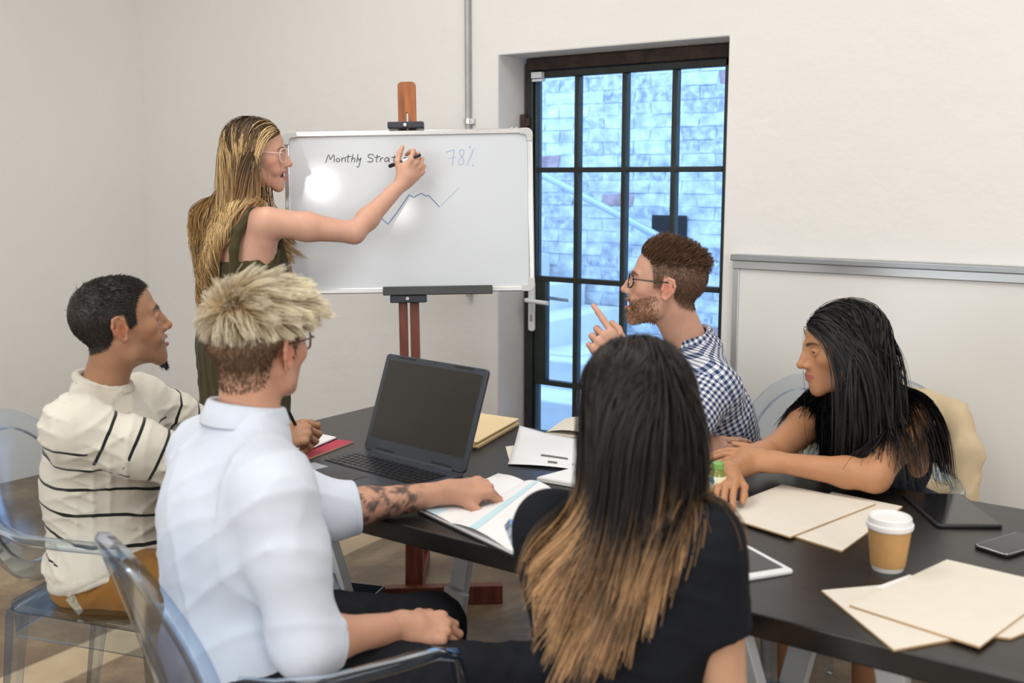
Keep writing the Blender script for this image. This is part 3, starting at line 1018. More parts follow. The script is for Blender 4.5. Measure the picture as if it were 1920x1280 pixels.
# yellow envelopes by the laptop
e0 = [pt(972, 797), pt(893, 842), pt(800, 838), pt(885, 784)]
for k in range(4):
    d = np.array((.006 * math.sin(k * 2.1), .008 * math.cos(k * 1.7)))
    c = [p[:2] + d for p in e0]
    t = folder('manila_folder', ('yellow card folder on top of the stack behind the laptop', 'yellow card folder second from the top behind the laptop', 'yellow card folder third from the top behind the laptop', 'yellow card folder at the bottom of the stack behind the laptop')[3 - k], c, Z + k * .0055, edge=M_yellow, m=M_yellow, group='yellow folders stacked behind the laptop')

# lined open book, printed sheet, beige card, pad
lb = [pt(1024, 818), pt(1135, 832), pt(1165, 806), pt(1060, 792)]
lbt = thing('lined_notebook', 'open lined notebook with cream pages behind the printed sheet', 'notebook', (*np.mean([p[:2] for p in lb], 0), Z))
slab(lb, Z, .012, 'page_block', M_cream, lbt, bev=.002)
lf = leaf_mesh([lb[0], lb[3], lb[2], lb[1]], Z + .0122, .014)
lf.build('page', M_cream, lbt, smooth=True)
for k in range(9):
    v = .08 + k * .1
    vs = []
    for u in np.linspace(.05, .85, 9):
        for e in (0, .006):
            p = (lb[0] * (1 - v - e) + lb[3] * (v + e)) * (1 - u) + (lb[1] * (1 - v - e) + lb[2] * (v + e)) * u
            vs.append((p[0], p[1], Z + .0136 + .014 * math.sin(min(1, u * 1.15) * math.pi) ** .8))
    MB().add(vs, [(2 * i, 2 * i + 1, 2 * i + 3, 2 * i + 2) for i in range(8)]).build('ruled_line', M_rule, lbt)
cb = [pt(948, 838), pt(956, 868), pt(1060, 868), pt(1040, 826)]
o = slab(cb, Z, .0015, 'beige_card', M_cream)
tag(o, 'beige card under the printed sheet beside the yellow folders', 'card')
# printed sheet, curling up at its far corners
pn_, pf = (pt(952, 872), pt(1092, 884)), (on_z(974, 803, TZ + .024), on_z(1093, 826, TZ + .034))
ps = thing('printed_sheet', 'white sheet with a grey bar and logo curling over the open lined notebook', 'paper', (*np.mean([p[:2] for p in (*pn_, *pf)], 0), Z))


def sheet_pt(u, v, lift=0.0):
    a = pn_[0] * (1 - u) + pn_[1] * u
    b2 = pf[0] * (1 - u) + pf[1] * u
    p = a * (1 - v) + b2 * v
    z = Z + .003 + (.022 + .010 * u) * v ** 1.5 + .018 * max(0, v - .62) * max(0, .45 - u) * 2.5 * (1 if v > .62 else 0) - .0
    z = max(z, Z + .003)
    return np.array((p[0], p[1], z + lift + .004 * math.sin(u * 3.1) * (1 - v)))


def sheet_patch(u0, u1, v0, v1, lift, n=8, m_=8):
    vs = [tuple(sheet_pt(u0 + (u1 - u0) * i / n, v0 + (v1 - v0) * j / m_, lift)) for i in range(n + 1) for j in range(m_ + 1)]
    fs = [(i * (m_ + 1) + j, (i + 1) * (m_ + 1) + j, (i + 1) * (m_ + 1) + j + 1, i * (m_ + 1) + j + 1) for i in range(n) for j in range(m_)]
    return MB().add(vs, fs)


o = sheet_patch(0, 1, 0, 1, 0, 12, 12).build('paper_sheet', M_paper, ps, smooth=True)
md = o.modifiers.new('thickness', 'SOLIDIFY')
md.thickness = .0006
sheet_patch(.42, .80, .30, .36, .0008).build('printed_bar', M_bar, ps)
lg = sheet_patch(.53, .66, .11, .18, .0008, 4, 2)
lg.build('printed_logo', M_bar, ps)
for u in (.86, .90):
    sheet_patch(u, u + .012, .14, .20, .0008, 2, 2).build('printed_mark', M_bar, ps)
pd = [pt(1006, 903), pt(1110, 920), pt(1185, 896), pt(1084, 882)]
pdt = thing('paper_pad', 'thick white paper pad in front of the printed sheet beside the brown hair', 'pad', (*np.mean([p[:2] for p in pd], 0), Z))
slab(pd, Z, .012, 'page_block', M_paper, pdt, bev=.002)
slab([p[:2] + np.array((.004, .003)) for p in pd], Z + .0122, .0008, 'top_sheet', M_paper, pdt)
o = slab([pt(1010, 893), pt(1032, 905), pt(1052, 897), pt(1030, 888)], Z, .001, 'orange_note', mat('orange_note_paper', (.75, .42, .16), rough=.8))
bpy.data.objects.remove(o)

# cardboard box on the floor under the table
M_card = mat('grey_cardboard', (0.42, 0.38, 0.32), rough=.9, var=.1)
M_cardb = mat('black_box_board', (0.02, 0.024, 0.03), rough=.7)
xc = on_z(634, 1180, 0.0)
bx = thing('cardboard_box', 'open black cardboard box with pale edges on the floor by the easel', 'box', (xc[0], xc[1], 0), .35)
for n_, lo_, hi_ in (('bottom', (-.13, -.1, .001), (.13, .1, .006)), ('side', (-.13, -.1, .006), (-.126, .1, .13)), ('side', (.126, -.1, .006), (.13, .1, .13)), ('side', (-.126, -.1, .006), (.126, -.096, .13)), ('side', (-.126, .096, .006), (.126, .1, .13))):
    q = MB().lohi(lo_, hi_).build(n_, M_cardb, None)
    q.parent = bx
    e = MB().lohi((lo_[0], lo_[1], hi_[2] - .0001), (hi_[0], hi_[1], hi_[2] + .002))
    if n_ == 'side':
        e_ = e.build('cut_edge', M_card, None)
        e_.parent = q
# ---------------------------------------------------------------- clear polycarbonate chairs
M_clear = bpy.data.materials.new('clear_polycarbonate')
M_clear.use_nodes = True
nt, N, L, b = nodes_of(M_clear)
tr, gl, mxs = N.new('ShaderNodeBsdfTransparent'), N.new('ShaderNodeBsdfGlossy'), N.new('ShaderNodeMixShader')
lw, fz, rp = N.new('ShaderNodeLayerWeight'), N.new('ShaderNodeFresnel'), N.new('ShaderNodeValToRGB')
lw.inputs['Blend'].default_value = .35
rp.color_ramp.elements[0].color = (0.90, 0.94, 0.975, 1)
rp.color_ramp.elements[0].position = .30
rp.color_ramp.elements[1].color = (0.22, 0.38, 0.66, 1)
rp.color_ramp.elements[1].position = .97
L.new(lw.outputs['Facing'], rp.inputs['Fac'])
L.new(rp.outputs['Color'], tr.inputs['Color'])
gl.inputs['Roughness'].default_value = 0.12
gl.inputs['Color'].default_value = (0.85, 0.93, 1.0, 1)
fz.inputs['IOR'].default_value = 1.22
fm = N.new('ShaderNodeMath')
fm.operation = 'MULTIPLY_ADD'
fm.inputs[1].default_value = .6
fm.inputs[2].default_value = .02
L.new(fz.outputs[0], fm.inputs[0])
L.new(fm.outputs[0], mxs.inputs['Fac'])
L.new(tr.outputs[0], mxs.inputs[1])
L.new(gl.outputs[0], mxs.inputs[2])
L.new(mxs.outputs[0], N['Material Output'].inputs['Surface'])


def loft(rings):
    n = len(rings[0])
    vs = [p for r in rings for p in r]
    fs = []
    for i in range(len(rings) - 1):
        for j in range(n):
            k = (j + 1) % n
            fs.append((i * n + j, i * n + k, (i + 1) * n + k, (i + 1) * n + j))
    fs.append(tuple(range(n))[::-1])
    fs.append(tuple((len(rings) - 1) * n + j for j in range(n)))
    return MB().add(vs, fs)


def make_chair(label):
    t = thing('clear_chair', label, 'chair')
    # seat: rounded trapezoid with an apron
    pl = [(-.235, .22), (-.245, .17), (-.20, -.20), (-.17, -.225), (.17, -.225), (.20, -.20), (.245, .17), (.235, .22), (.19, .245), (-.19, .245)]
    MB().prism(pl[::-1] if False else pl, (0, 0, .435), (1, 0, 0), (0, 1, 0), (0, 0, 1), .018).build('seat', M_clear, t, bevel=.006)
    ap = MB()
    for a, b2 in (((-.232, .19), (-.192, -.195)), ((.232, .19), (.192, -.195)), ((-.17, -.212), (.17, -.212)), ((-.19, .232), (.19, .232))):
        ap.bar((*a, .40), (*b2, .40), .062, .009, (0, 0, 1))
    ap.build('apron', M_clear, t, bevel=.002)
    # legs
    for s in (-1, 1):
        MB().tube([(s * .222, .205, .434), (s * .222, .207, .22), (s * .215, .212, 0.0)], [.029, .025, .018], 4, up=(1, 1, 0)).build('leg', M_clear, t, bevel=.004)
        MB().tube([(s * .178, -.20, .434), (s * .182, -.225, .24), (s * .195, -.275, 0.0)], [.029, .025, .018], 4, up=(1, 1, 0)).build('leg', M_clear, t, bevel=.004)
    # medallion backrest, leaning back, gently hollow
    tl = math.radians(17)
    n = 36

    def bp(a, f, off):
        x, z = .200 * f * math.sin(a), .225 * f * math.cos(a)
        y = -.215 - (z + .20) * math.sin(tl) - .035 * (1 - (x / .21) ** 2) + off
        return np.array((x, y, .672 + z * math.cos(tl)))
    vs, fs = [], []
    fr_ = (0.0, .35, .62, .82)
    for off in (.004, -.004):
        base = len(vs)
        vs.append(bp(0, 0, off))
        for f in fr_[1:]:
            vs += [bp(2 * math.pi * k / n, f, off) for k in range(n)]
        for k in range(n):
            k2 = (k + 1) % n
            tri = (base, base + 1 + k, base + 1 + k2)
            fs.append(tri if off < 0 else tri[::-1])
            for r in range(len(fr_) - 2):
                q = (base + 1 + r * n + k, base + 1 + (r + 1) * n + k, base + 1 + (r + 1) * n + k2, base + 1 + r * n + k2)
                fs.append(q if off < 0 else q[::-1])
    half = len(vs) // 2
    e0, e1 = 1 + (len(fr_) - 2) * n, half + 1 + (len(fr_) - 2) * n
    for k in range(n):
        k2 = (k + 1) % n
        fs.append((e0 + k, e0 + k2, e1 + k2, e1 + k))
    MB().add(vs, fs).build('backrest', M_clear, t, smooth=True)
    ring = []
    vs, fs = [], []
    prof = ((.80, .010), (.93, .013), (1.02, .010), (1.04, -.004), (.99, -.016), (.85, -.014), (.80, -.008))
    for k in range(n):
        for f, o_ in prof:
            vs.append(bp(2 * math.pi * k / n, f, o_))
    m_ = len(prof)
    for k in range(n):
        k2 = (k + 1) % n
        for j in range(m_):
            j2 = (j + 1) % m_
            fs.append((k * m_ + j, k2 * m_ + j, k2 * m_ + j2, k * m_ + j2))
    MB().add(vs, fs).build('back_rim', M_clear, t, smooth=True)
    # arms: broad bent bands from the back down to the seat
    for s in (-1, 1):
        path = [(.196, -.235, .66), (.228, -.185, .652), (.262, -.10, .648), (.272, .02, .648), (.266, .11, .645), (.25, .168, .62), (.243, .19, .55), (.240, .195, .452)]
        wid = [.022, .030, .036, .038, .036, .030, .026, .026]
        rings = []
        for i, p in enumerate(path):
            p = np.array((s * p[0], p[1], p[2]))
            q0, q1 = path[max(i - 1, 0)], path[min(i + 1, len(path) - 1)]
            d = unit((s * (q1[0] - q0[0]), q1[1] - q0[1], q1[2] - q0[2]))
            side = unit(np.cross(d, (0, 0, 1.0) if abs(d[2]) < .7 else (0, 1.0, 0)))
            up_ = np.cross(side, d)
            ww, hh_ = wid[i] / 2, .011
            rings.append([p + side * a + up_ * c for a, c in ((ww, hh_ * .6), (ww * .6, hh_), (-ww * .6, hh_), (-ww, hh_ * .6), (-ww, -hh_ * .6), (-ww * .6, -hh_), (ww * .6, -hh_), (ww, -hh_ * .6))])
        loft(rings).build('arm', M_clear, t, smooth=True, angle=60)
    return t


def copy_thing(root, label):
    c = root.copy()
    COL.objects.link(c)
    c['label'] = label
    for ch in list(root.children):
        d = ch.copy()
        COL.objects.link(d)
        d.parent = c
        for g in list(ch.children):
            e = g.copy()
            COL.objects.link(e)
            e.parent = d
    return c


CH_GROUP = 'clear chairs around the table'
chair0 = make_chair('clear plastic armchair under the man in the striped sweater')
chair0['group'] = CH_GROUP


def place_chair(pos, face, label, first=False):
    o = chair0 if first else copy_thing(chair0, label)
    o.location = (pos[0], pos[1], 0)
    o.rotation_euler = (0, 0, math.atan2(-face[0], face[1]))
    return o
# ---------------------------------------------------------------- smooth bodies: signed distance fields -> one skin
BIG = 0.08


class SDF:
    def __init__(s):
        s.p = []

    def _add(s, f, lo, hi, k, op):
        s.p.append((f, np.array(lo, float), np.array(hi, float), k, op))
        return s

    def rc(s, a, b, ra, rb, k=.012, op='u'):
        a, b = np.array(a, float), np.array(b, float)
        ba = b - a
        bb = max(float(ba @ ba), 1e-10)

        def f(x, y, z):
            px, py, pz = x - a[0], y - a[1], z - a[2]
            h = np.clip((px * ba[0] + py * ba[1] + pz * ba[2]) / bb, 0, 1)
            return np.sqrt((px - h * ba[0]) ** 2 + (py - h * ba[1]) ** 2 + (pz - h * ba[2]) ** 2) - (ra + (rb - ra) * h)
        r = max(ra, rb)
        return s._add(f, np.minimum(a, b) - r, np.maximum(a, b) + r, k, op)

    def chain(s, pts, rads, k=.012, op='u'):
        rads = [rads] * len(pts) if np.isscalar(rads) else rads
        for i in range(len(pts) - 1):
            s.rc(pts[i], pts[i + 1], rads[i], rads[i + 1], k, op)
        return s

    def el(s, c, r, R=None, k=.012, op='u'):
        c, r = np.array(c, float), np.array(r, float)
        R = np.eye(3) if R is None else np.array(R)

        def f(x, y, z):
            dx, dy, dz = x - c[0], y - c[1], z - c[2]
            q = [(dx * R[0, i] + dy * R[1, i] + dz * R[2, i]) / r[i] for i in range(3)]
            k0 = np.sqrt(q[0] ** 2 + q[1] ** 2 + q[2] ** 2)
            k1 = np.sqrt((q[0] / r[0]) ** 2 + (q[1] / r[1]) ** 2 + (q[2] / r[2]) ** 2)
            return k0 * (k0 - 1) / np.maximum(k1, 1e-6)
        e = np.abs(R) @ r
        return s._add(f, c - e, c + e, k, op)

    def cut(s, c, n, rad, k=.003):
        """Remove the half of a ball (centre c, radius rad) that lies on the n side of the plane through c."""
        c, n = np.array(c, float), unit(n)

        def f(x, y, z):
            dx, dy, dz = x - c[0], y - c[1], z - c[2]
            return np.maximum(np.sqrt(dx * dx + dy * dy + dz * dz) - rad, -(dx * n[0] + dy * n[1] + dz * n[2]))
        return s._add(f, c - rad, c + rad, k, 's')

    def disp(s, fn, lo, hi):
        return s._add(fn, lo, hi, 0, 'd')

    def bounds(s, pad=.02):
        lo = np.min([q[1] for q in s.p if q[4] == 'u'], 0) - pad
        hi = np.max([q[2] for q in s.p if q[4] == 'u'], 0) + pad
        return lo, hi

    @staticmethod
    def _mix(d0, d, k, op):
        if op == 's':
            d = -d
            h = np.maximum(k - np.abs(d0 - d), 0) / max(k, 1e-6)
            return np.maximum(d0, d) + h * h * k * .25
        h = np.maximum(k - np.abs(d0 - d), 0) / max(k, 1e-6)
        return np.minimum(d0, d) - h * h * k * .25

    def grid(s, xs, ys, zs):
        D = np.full((len(xs), len(ys), len(zs)), BIG, np.float32)
        ax = (xs, ys, zs)
        for f, lo, hi, k, op in s.p:
            m = k + .022 if op == 'u' else k + .004
            i = [(int(np.searchsorted(a, lo[j] - m)), int(np.searchsorted(a, hi[j] + m))) for j, a in enumerate(ax)]
            if any(b <= a for a, b in i):
                continue
            sl = tuple(slice(a, b) for a, b in i)
            x = xs[sl[0]][:, None, None]
            y = ys[sl[1]][None, :, None]
            z = zs[sl[2]][None, None, :]
            if op == 'd':
                sub = D[sl]
                I = np.nonzero(np.abs(sub) < .03)
                sub[I] += f(xs[sl[0]][I[0]], ys[sl[1]][I[1]], zs[sl[2]][I[2]])
            else:
                D[sl] = s._mix(D[sl], np.minimum(f(x, y, z), BIG).astype(np.float32), k, op)
        return D

    def at(s, P):
        d = np.full(len(P), 9.0)
        x, y, z = P[:, 0], P[:, 1], P[:, 2]
        for f, lo, hi, k, op in s.p:
            if op != 'd':
                d = s._mix(d, f(x, y, z), k, op)
        return d


def nets(D, xs, ys, zs):
    S = D < 0
    c = sum(S[i:S.shape[0] - 1 + i, j:S.shape[1] - 1 + j, k:S.shape[2] - 1 + k].astype(np.int8) for i in (0, 1) for j in (0, 1) for k in (0, 1))
    act = (c > 0) & (c < 8)
    I, J, K = np.nonzero(act)
    idx = np.full(act.shape, -1, np.int32)
    idx[act] = np.arange(len(I))
    acc = np.zeros((len(I), 3))
    cnt = np.zeros(len(I))
    v = {(i, j, k): D[I + i, J + j, K + k] for i in (0, 1) for j in (0, 1) for k in (0, 1)}
    for axis in range(3):
        for o in ((0, 0), (0, 1), (1, 0), (1, 1)):
            p0 = list(o)
            p0.insert(axis, 0)
            p1 = list(o)
            p1.insert(axis, 1)
            a, b = v[tuple(p0)], v[tuple(p1)]
            ch = (a < 0) != (b < 0)
            t = np.where(ch, a / np.where(a == b, 1, a - b), 0)
            for q in range(3):
                acc[:, q] += np.where(ch, t if q == axis else p0[q], 0)
            cnt += ch
    acc /= np.maximum(cnt, 1)[:, None]
    V = np.stack([a[ii] + (a[np.minimum(ii + 1, len(a) - 1)] - a[ii]) * acc[:, q] for q, (a, ii) in enumerate(((xs, I), (ys, J), (zs, K)))], 1)
    Q = []
    for axis in range(3):
        sl0 = [slice(1, -1)] * 3
        sl1 = [slice(1, -1)] * 3
        sl0[axis] = slice(0, -1)
        sl1[axis] = slice(1, None)
        a, b = S[tuple(sl0)], S[tuple(sl1)]
        ch = np.nonzero(a != b)
        pos = [ch[q] + (0 if q == axis else 1) for q in range(3)]
        u, w = [q for q in range(3) if q != axis]

        def cell(du, dw):
            p = [pos[0], pos[1], pos[2]]
            p[u] = p[u] + du
            p[w] = p[w] + dw
            return idx[p[0], p[1], p[2]]
        q4 = np.stack([cell(-1, -1), cell(0, -1), cell(0, 0), cell(-1, 0)], 1)
        inside = a[ch]
        flip = inside if axis != 1 else ~inside
        q4[~flip] = q4[~flip][:, ::-1]
        Q.append(q4)
    Q = np.concatenate(Q)
    return V, Q[(Q >= 0).all(1)]


def sdf_mesh(sdf, res, boxes=()):
    """One mesh of the field; boxes = (lo, hi, res): places meshed finer (head, hands)."""
    lo, hi = sdf.bounds()
    out_v, out_q, n = [], [], 0
    todo = [(lo, hi, res, None)] + [(np.array(a), np.array(b), r, 1) for a, b, r in boxes]
    for a, b, r, fine in todo:
        a2, b2 = (a - 2 * r, b + 2 * r) if fine else (a, b)
        ax = [np.arange(a2[i], b2[i] + r, r).astype(np.float64) for i in range(3)]
        V, Q = nets(sdf.grid(*ax), *ax)
        ctr = V[Q].mean(1)
        if fine:
            keep = ((ctr > a) & (ctr < b)).all(1)
        else:
            keep = np.ones(len(Q), bool)
            for a1, b1, _ in boxes:
                keep &= ~((ctr > np.array(a1) + .9 * r) & (ctr < np.array(b1) - .9 * r)).all(1)
        Q = Q[keep]
        used = np.unique(Q)
        re = np.full(len(V), -1, np.int32)
        re[used] = np.arange(len(used))
        out_v.append(V[used])
        out_q.append(re[Q] + n)
        n += len(used)
    return np.concatenate(out_v), np.concatenate(out_q)


def np_object(name, V, F, m, parent=None, col=None, corner=None, smooth=True):
    me = bpy.data.meshes.new(name)
    k = F.shape[1]
    me.vertices.add(len(V))
    me.vertices.foreach_set('co', np.ascontiguousarray(V, np.float32).ravel())
    me.loops.add(F.size)
    me.loops.foreach_set('vertex_index', np.ascontiguousarray(F, np.int32).ravel())
    me.polygons.add(len(F))
    me.polygons.foreach_set('loop_start', np.arange(0, F.size, k, dtype=np.int32))
    if smooth:
        me.polygons.foreach_set('use_smooth', np.ones(len(F), bool))
    me.update(calc_edges=True)
    if col is not None:
        a = me.attributes.new('Col', 'FLOAT_COLOR', 'POINT')
        a.data.foreach_set('color', np.concatenate([col, np.ones((len(V), 1))], 1).astype(np.float32).ravel())
    if corner is not None:
        a = me.attributes.new('pat', 'FLOAT_VECTOR', 'CORNER')
        a.data.foreach_set('vector', np.ascontiguousarray(corner, np.float32).ravel())
    me.materials.append(m)
    o = bpy.data.objects.new(name, me)
    link(o, parent)
    return o


class Frame:
    """A place and a facing: x to the right, y forward, z up."""

    def __init__(s, o, fwd, up=UP, scale=1.0):
        s.o = np.array(o, float)
        f = unit(fwd)
        r = unit(np.cross(f, up))
        s.R = np.stack([r, f, np.cross(r, f)], 1)
        s.s = scale

    def roll(s, deg):
        a = math.radians(deg)
        s.R = s.R @ np.array([[math.cos(a), 0, math.sin(a)], [0, 1, 0], [-math.sin(a), 0, math.cos(a)]])
        return s

    def p(s, *q):
        q = q[0] if len(q) == 1 else q
        return s.o + s.R @ (np.array(q, float) * s.s)

    def d(s, *q):
        return s.R @ np.array(q, float)

    def inv(s, P):
        return (P - s.o) @ s.R / s.s


def dirv(r, f, u=0.0):
    """A direction from room-level parts: right of the view, away from it, up."""
    return unit(C_R * r + _f0 * f + UP * u)


def rot3(ax, deg):
    return np.array(Matrix.Rotation(math.radians(deg), 3, Vector(ax)))


# ---------------------------------------------------------------- anatomy
def add_head(S, T, jaw=1.0, mouth=0.0, smile=0.0, fem=False, nose=1.0, chin=0.0, cheeks=1.0):
    p, k = T.p, T.s

    def el(c, r, kk=.012, R=None, op='u'):
        S.el(p(c), np.array(r) * k, T.R if R is None else T.R @ R, kk, op)

    def rc(a, b, ra, rb, kk=.01, op='u'):
        S.rc(p(a), p(b), ra * k, rb * k, kk, op)
    m = mouth
    el((0, -.018, .030), (.0755, .093, .086), .01)
    el((0, .030, .036), (.064, .060, .066), .03)
    el((0, .036, -.020), (.0600, .052, .070), .03)
    el((0, .030, -.062), (.046 * jaw, .048, .046), .03)
    for s in (-1, 1):
        rc((s * .054 * jaw, -.002, -.042), (s * .047 * jaw, .014, -.072), .013, .013, .022)
        rc((s * .047 * jaw, .014, -.072), (s * .014, .074 + chin * .3, -.100 - m), .013, .013, .022)
        el((s * .043, .058, -.022), (.021, .022, .019 * cheeks), .022)
        rc((s * .010, .089, .020), (s * .043, .074, .019), .0075 if not fem else .005, .006, .016)
        el((s * .0315, .099, .000), (.0185, .017, .0125), .014, op='s')
        # lids round the eyeball
        S.el(p(s * .0315, .0745, -.001), np.array((.0160, .0148, .0142)) * k, T.R, .004)
        S.el(p(s * .0315, .0930, -.0012), np.array((.0138, .0135, .0064)) * k, T.R, .002, 's')
        rc((s * .0175, .0855, -.001), (s * .0315, .0905, .0062), .0028, .0034, .004)
        rc((s * .0315, .0905, .0062), (s * .0455, .0830, .0005), .0034, .0028, .004)
        rc((s * .0185, .0850, -.003), (s * .0320, .0880, -.0080), .0024, .0026, .004)
        rc((s * .0320, .0880, -.0080), (s * .0450, .0825, -.002), .0026, .0024, .004)
    el((0, .060, -.060 - m * .5), (.036 * (jaw if not fem else .92), .0365, .034 + m * .4), .022)      # muzzle
    el((0, .072, -.082 - m), (.026, .020, .016), .016)
    rc((0, .084, .012), (0, .092, -.030), .012, .0150, .016)                    # bridge of the nose grows out of the face
    el((0, .076 + chin, -.101 - m), (.018 * (jaw if not fem else .92), .0145, .0150), .018)
    # nose
    rc((0, .092, .014), (0, .104, -.012), .0068, .0078, .012)
    rc((0, .104, -.012), (0, .113 * nose + .001, -.030), .0078, .0092, .008)
    el((0, .1135 * nose + .0005, -.0325), (.0105, .0095, .0090), .006)
    for s in (-1, 1):
        el((s * .0120, .1010, -.0365), (.0076, .0095, .0074), .006)
        el((s * .0062, .1060, -.0435), (.0034, .0046, .0036), .003, op='s')
    # lips
    w = .0235 + .006 * smile
    zs_ = .005 * smile
    up_, lo_ = -.0590, -.0700 - m
    for s in (-1, 1):
        rc((s * .0035, .1010, up_ + .001), (s * w, .0860, up_ - .0045 + zs_), .0042, .0022, .006)
        rc((0, .1000, lo_), (s * w * .95, .0860, up_ - .0065 + zs_ - m * .4), .0052, .0024, .006)
        if smile:
            el((s * (w + .012), .070, -.052), (.012, .014, .016), .016)
    rc((0, .1005, up_ + .001), (0, .1000, up_), .0046, .0046, .005)
    if m > .002:
        S.el(p(0, .100, (up_ + lo_) / 2), np.array((w * .84, .017, m * .55 + .0018)) * k, T.R, .003, 's')
    # ears
    for s in (-1, 1):
        P = []
        for (y, z) in ((.010, .004), (.009, .020), (-.002, .030), (-.016, .026), (-.0215, .010), (-.0185, -.006), (-.010, -.020), (-.001, -.029), (.006, -.025), (.009, -.012)):
            P.append(p(s * (.0775 + max(0, -y) * .60), y - .008, z - .006))
        S.chain(P, [.0038 * k] * 7 + [.0052 * k] * 2 + [.004 * k], .003)
        S.el(p(s * .0795, -.012, -.004), np.array((.0045, .0135, .022)) * k, T.R @ rot3((0, 0, 1), s * 28), .004)
        S.rc(p(s * .0850, -.0185, .014), p(s * .0840, -.0170, -.008), .0032 * k, .0032 * k, .004)
        S.el(p(s * .0860, -.0050, -.004), np.array((.0080, .0064, .0095)) * k, T.R, .003, 's')
        S.rc(p(s * .0790, .0040, -.006), p(s * .0800, .0030, -.012), .0040 * k, .0040 * k, .003)
    return S


def add_hand(S, wr, fwd, dorsal, side, curls, spread=0.0, thumb=None, scale=1.0, index=None):
    """Palm, four fingers and a thumb. curls: per finger (a1,a2,a3) degrees towards the palm. Returns fingertips."""
    f = unit(fwd)
    d = unit(np.array(dorsal) - f * np.dot(dorsal, f))
    lat = np.cross(f, d)                       # to the right of the hand seen from its back
    t = -lat if side == 'R' else lat           # thumb side
    M = np.stack([t, f, d], 1)

    def p(*q):
        return np.array(wr) + M @ (np.array(q, float) * scale)
    base = [(.0300, .086, .002), (.0095, .091, .004), (-.0110, .087, .003), (-.0300, .077, .000)]
    lens = [(.042, .025, .021), (.046, .029, .022), (.042, .027, .022), (.033, .021, .019)]
    rad = [(.0093, .0084, .0076, .0066), (.0095, .0087, .0078, .0068), (.0091, .0082, .0074, .0064), (.0080, .0072, .0066, .0058)]
    cc = [(.014, .010, 0), (.005, .010, 0), (-.006, .010, 0), (-.014, .010, 0)]
    k = scale
    for i in range(4):
        S.rc(p(*cc[i]), p(*base[i]), .0165 * k, (.0118 if i < 3 else .0105) * k, .010 * k)
    S.rc(p(.010, .03, -.004), p(-.012, .06, -.004), .014 * k, .013 * k, .012 * k)
    # thumb ball and heel of the hand
    S.rc(p(.020, .022, -.008), p(.034, .052, -.010), .015 * k, .0125 * k, .012 * k)
    S.rc(p(-.022, .018, -.006), p(-.028, .052, -.004), .0125 * k, .0105 * k, .012 * k)
    tips = []
    sp = [spread, spread * .3, -spread * .4, -spread]
    for i in range(4):
        a = 0.0
        q = p(*base[i])
        S.rc(p(base[i][0], base[i][1] - .004, base[i][2] + .003), p(base[i][0], base[i][1] + .004, base[i][2] + .003), .0096 * k, .0094 * k, .006 * k)
        for j in range(3):
            a += curls[i][j]
            ar, sr = math.radians(a), math.radians(sp[i])
            v = np.array((math.sin(sr) * math.cos(ar), math.cos(sr) * math.cos(ar), -math.sin(ar)))
            q2 = q + M @ v * lens[i][j] * k
            S.rc(q, q2, rad[i][j] * k, rad[i][j + 1] * k, .0035 * k)
            q = q2
        tips.append(q)
    th = thumb or [(.75, .62, -.22), (.55, .80, -.25), (.40, .90, -.20)]
    q = p(.026, .026, -.008)
    for j, (l_, r0, r1) in enumerate(((.040, .0140, .0112), (.033, .0108, .0098), (.026, .0098, .0078))):
        q2 = q + M @ unit(th[j]) * l_ * k
        S.rc(q, q2, r0 * k, r1 * k, .006 * k)
        q = q2
    tips.append(q)
    return tips


RELAX = [(25, 30, 18), (28, 34, 20), (32, 38, 22), (38, 40, 24)]
FIST = [(68, 88, 55), (70, 92, 55), (72, 92, 55), (74, 90, 55)]
FLAT = [(10, 10, 6), (10, 12, 6), (12, 14, 8), (14, 16, 8)]


def torso_frame(J):
    sm = (J['shL'] + J['shR']) / 2
    u = unit(sm - J['hip'])
    l_ = unit(J['shR'] - J['shL'])
    l_ = unit(l_ - u * np.dot(l_, u))
    f = np.cross(u, l_)
    # pelvis turned the way of the thighs
    return sm, np.stack([l_, f, u], 1)


def add_torso(S, J, w=1.0, d=1.0, g=0.0, belly=1.0, hips=1.0, bust=0.0, k=.05, neck=True, shr=.046):
    sm, R = torso_frame(J)
    hip = J['hip']
    l_, f, u = R[:, 0], R[:, 1], R[:, 2]
    H_ = np.linalg.norm(sm - hip)
    S.el(sm - u * .105 + f * .006, (.150 * w + g, .100 * d + g, .150 + g), R, k)
    S.el(hip + (sm - hip) * .42 + f * .012 * belly, (.136 * w + g, .098 * d * belly + g, .17 + g), R, k)
    S.el(hip + u * .035, (.160 * hips + g, .115 * d + g, .115 + g), R, k)
    for s, n in ((-1, 'shL'), (1, 'shR')):
        S.rc(J['neck'] - u * .035, J[n] - l_ * s * .012 + u * .004, shr + .002 + g, shr + g, .04)
        S.rc(J[n] - l_ * s * .02 - u * .03, sm - u * .16 + l_ * s * .09 * w, shr + .012 + g, .06 + g, .05)
        if bust:
            S.el(sm - u * .165 + l_ * s * .068 + f * .078, (.058 * bust + g, .055 * bust + g, .055 * bust + g), R, .03)
    return R


def add_leg(S, J, s, r=(.082, .055, .056, .036), g=0.0, k=.03):
    hp, kn, an = J['hip' + s], J['kn' + s], J['an' + s]
    S.rc(hp, hp + (kn - hp) * .5, r[0] + g, (r[0] + r[1]) / 2 + .004 + g, k)
    S.rc(hp + (kn - hp) * .5, kn, (r[0] + r[1]) / 2 + .004 + g, r[1] + g, k)
    S.rc(kn, kn + (an - kn) * .3, r[1] + g, r[2] + g, k)
    S.rc(kn + (an - kn) * .3, an, r[2] + g, r[3] + g, k)


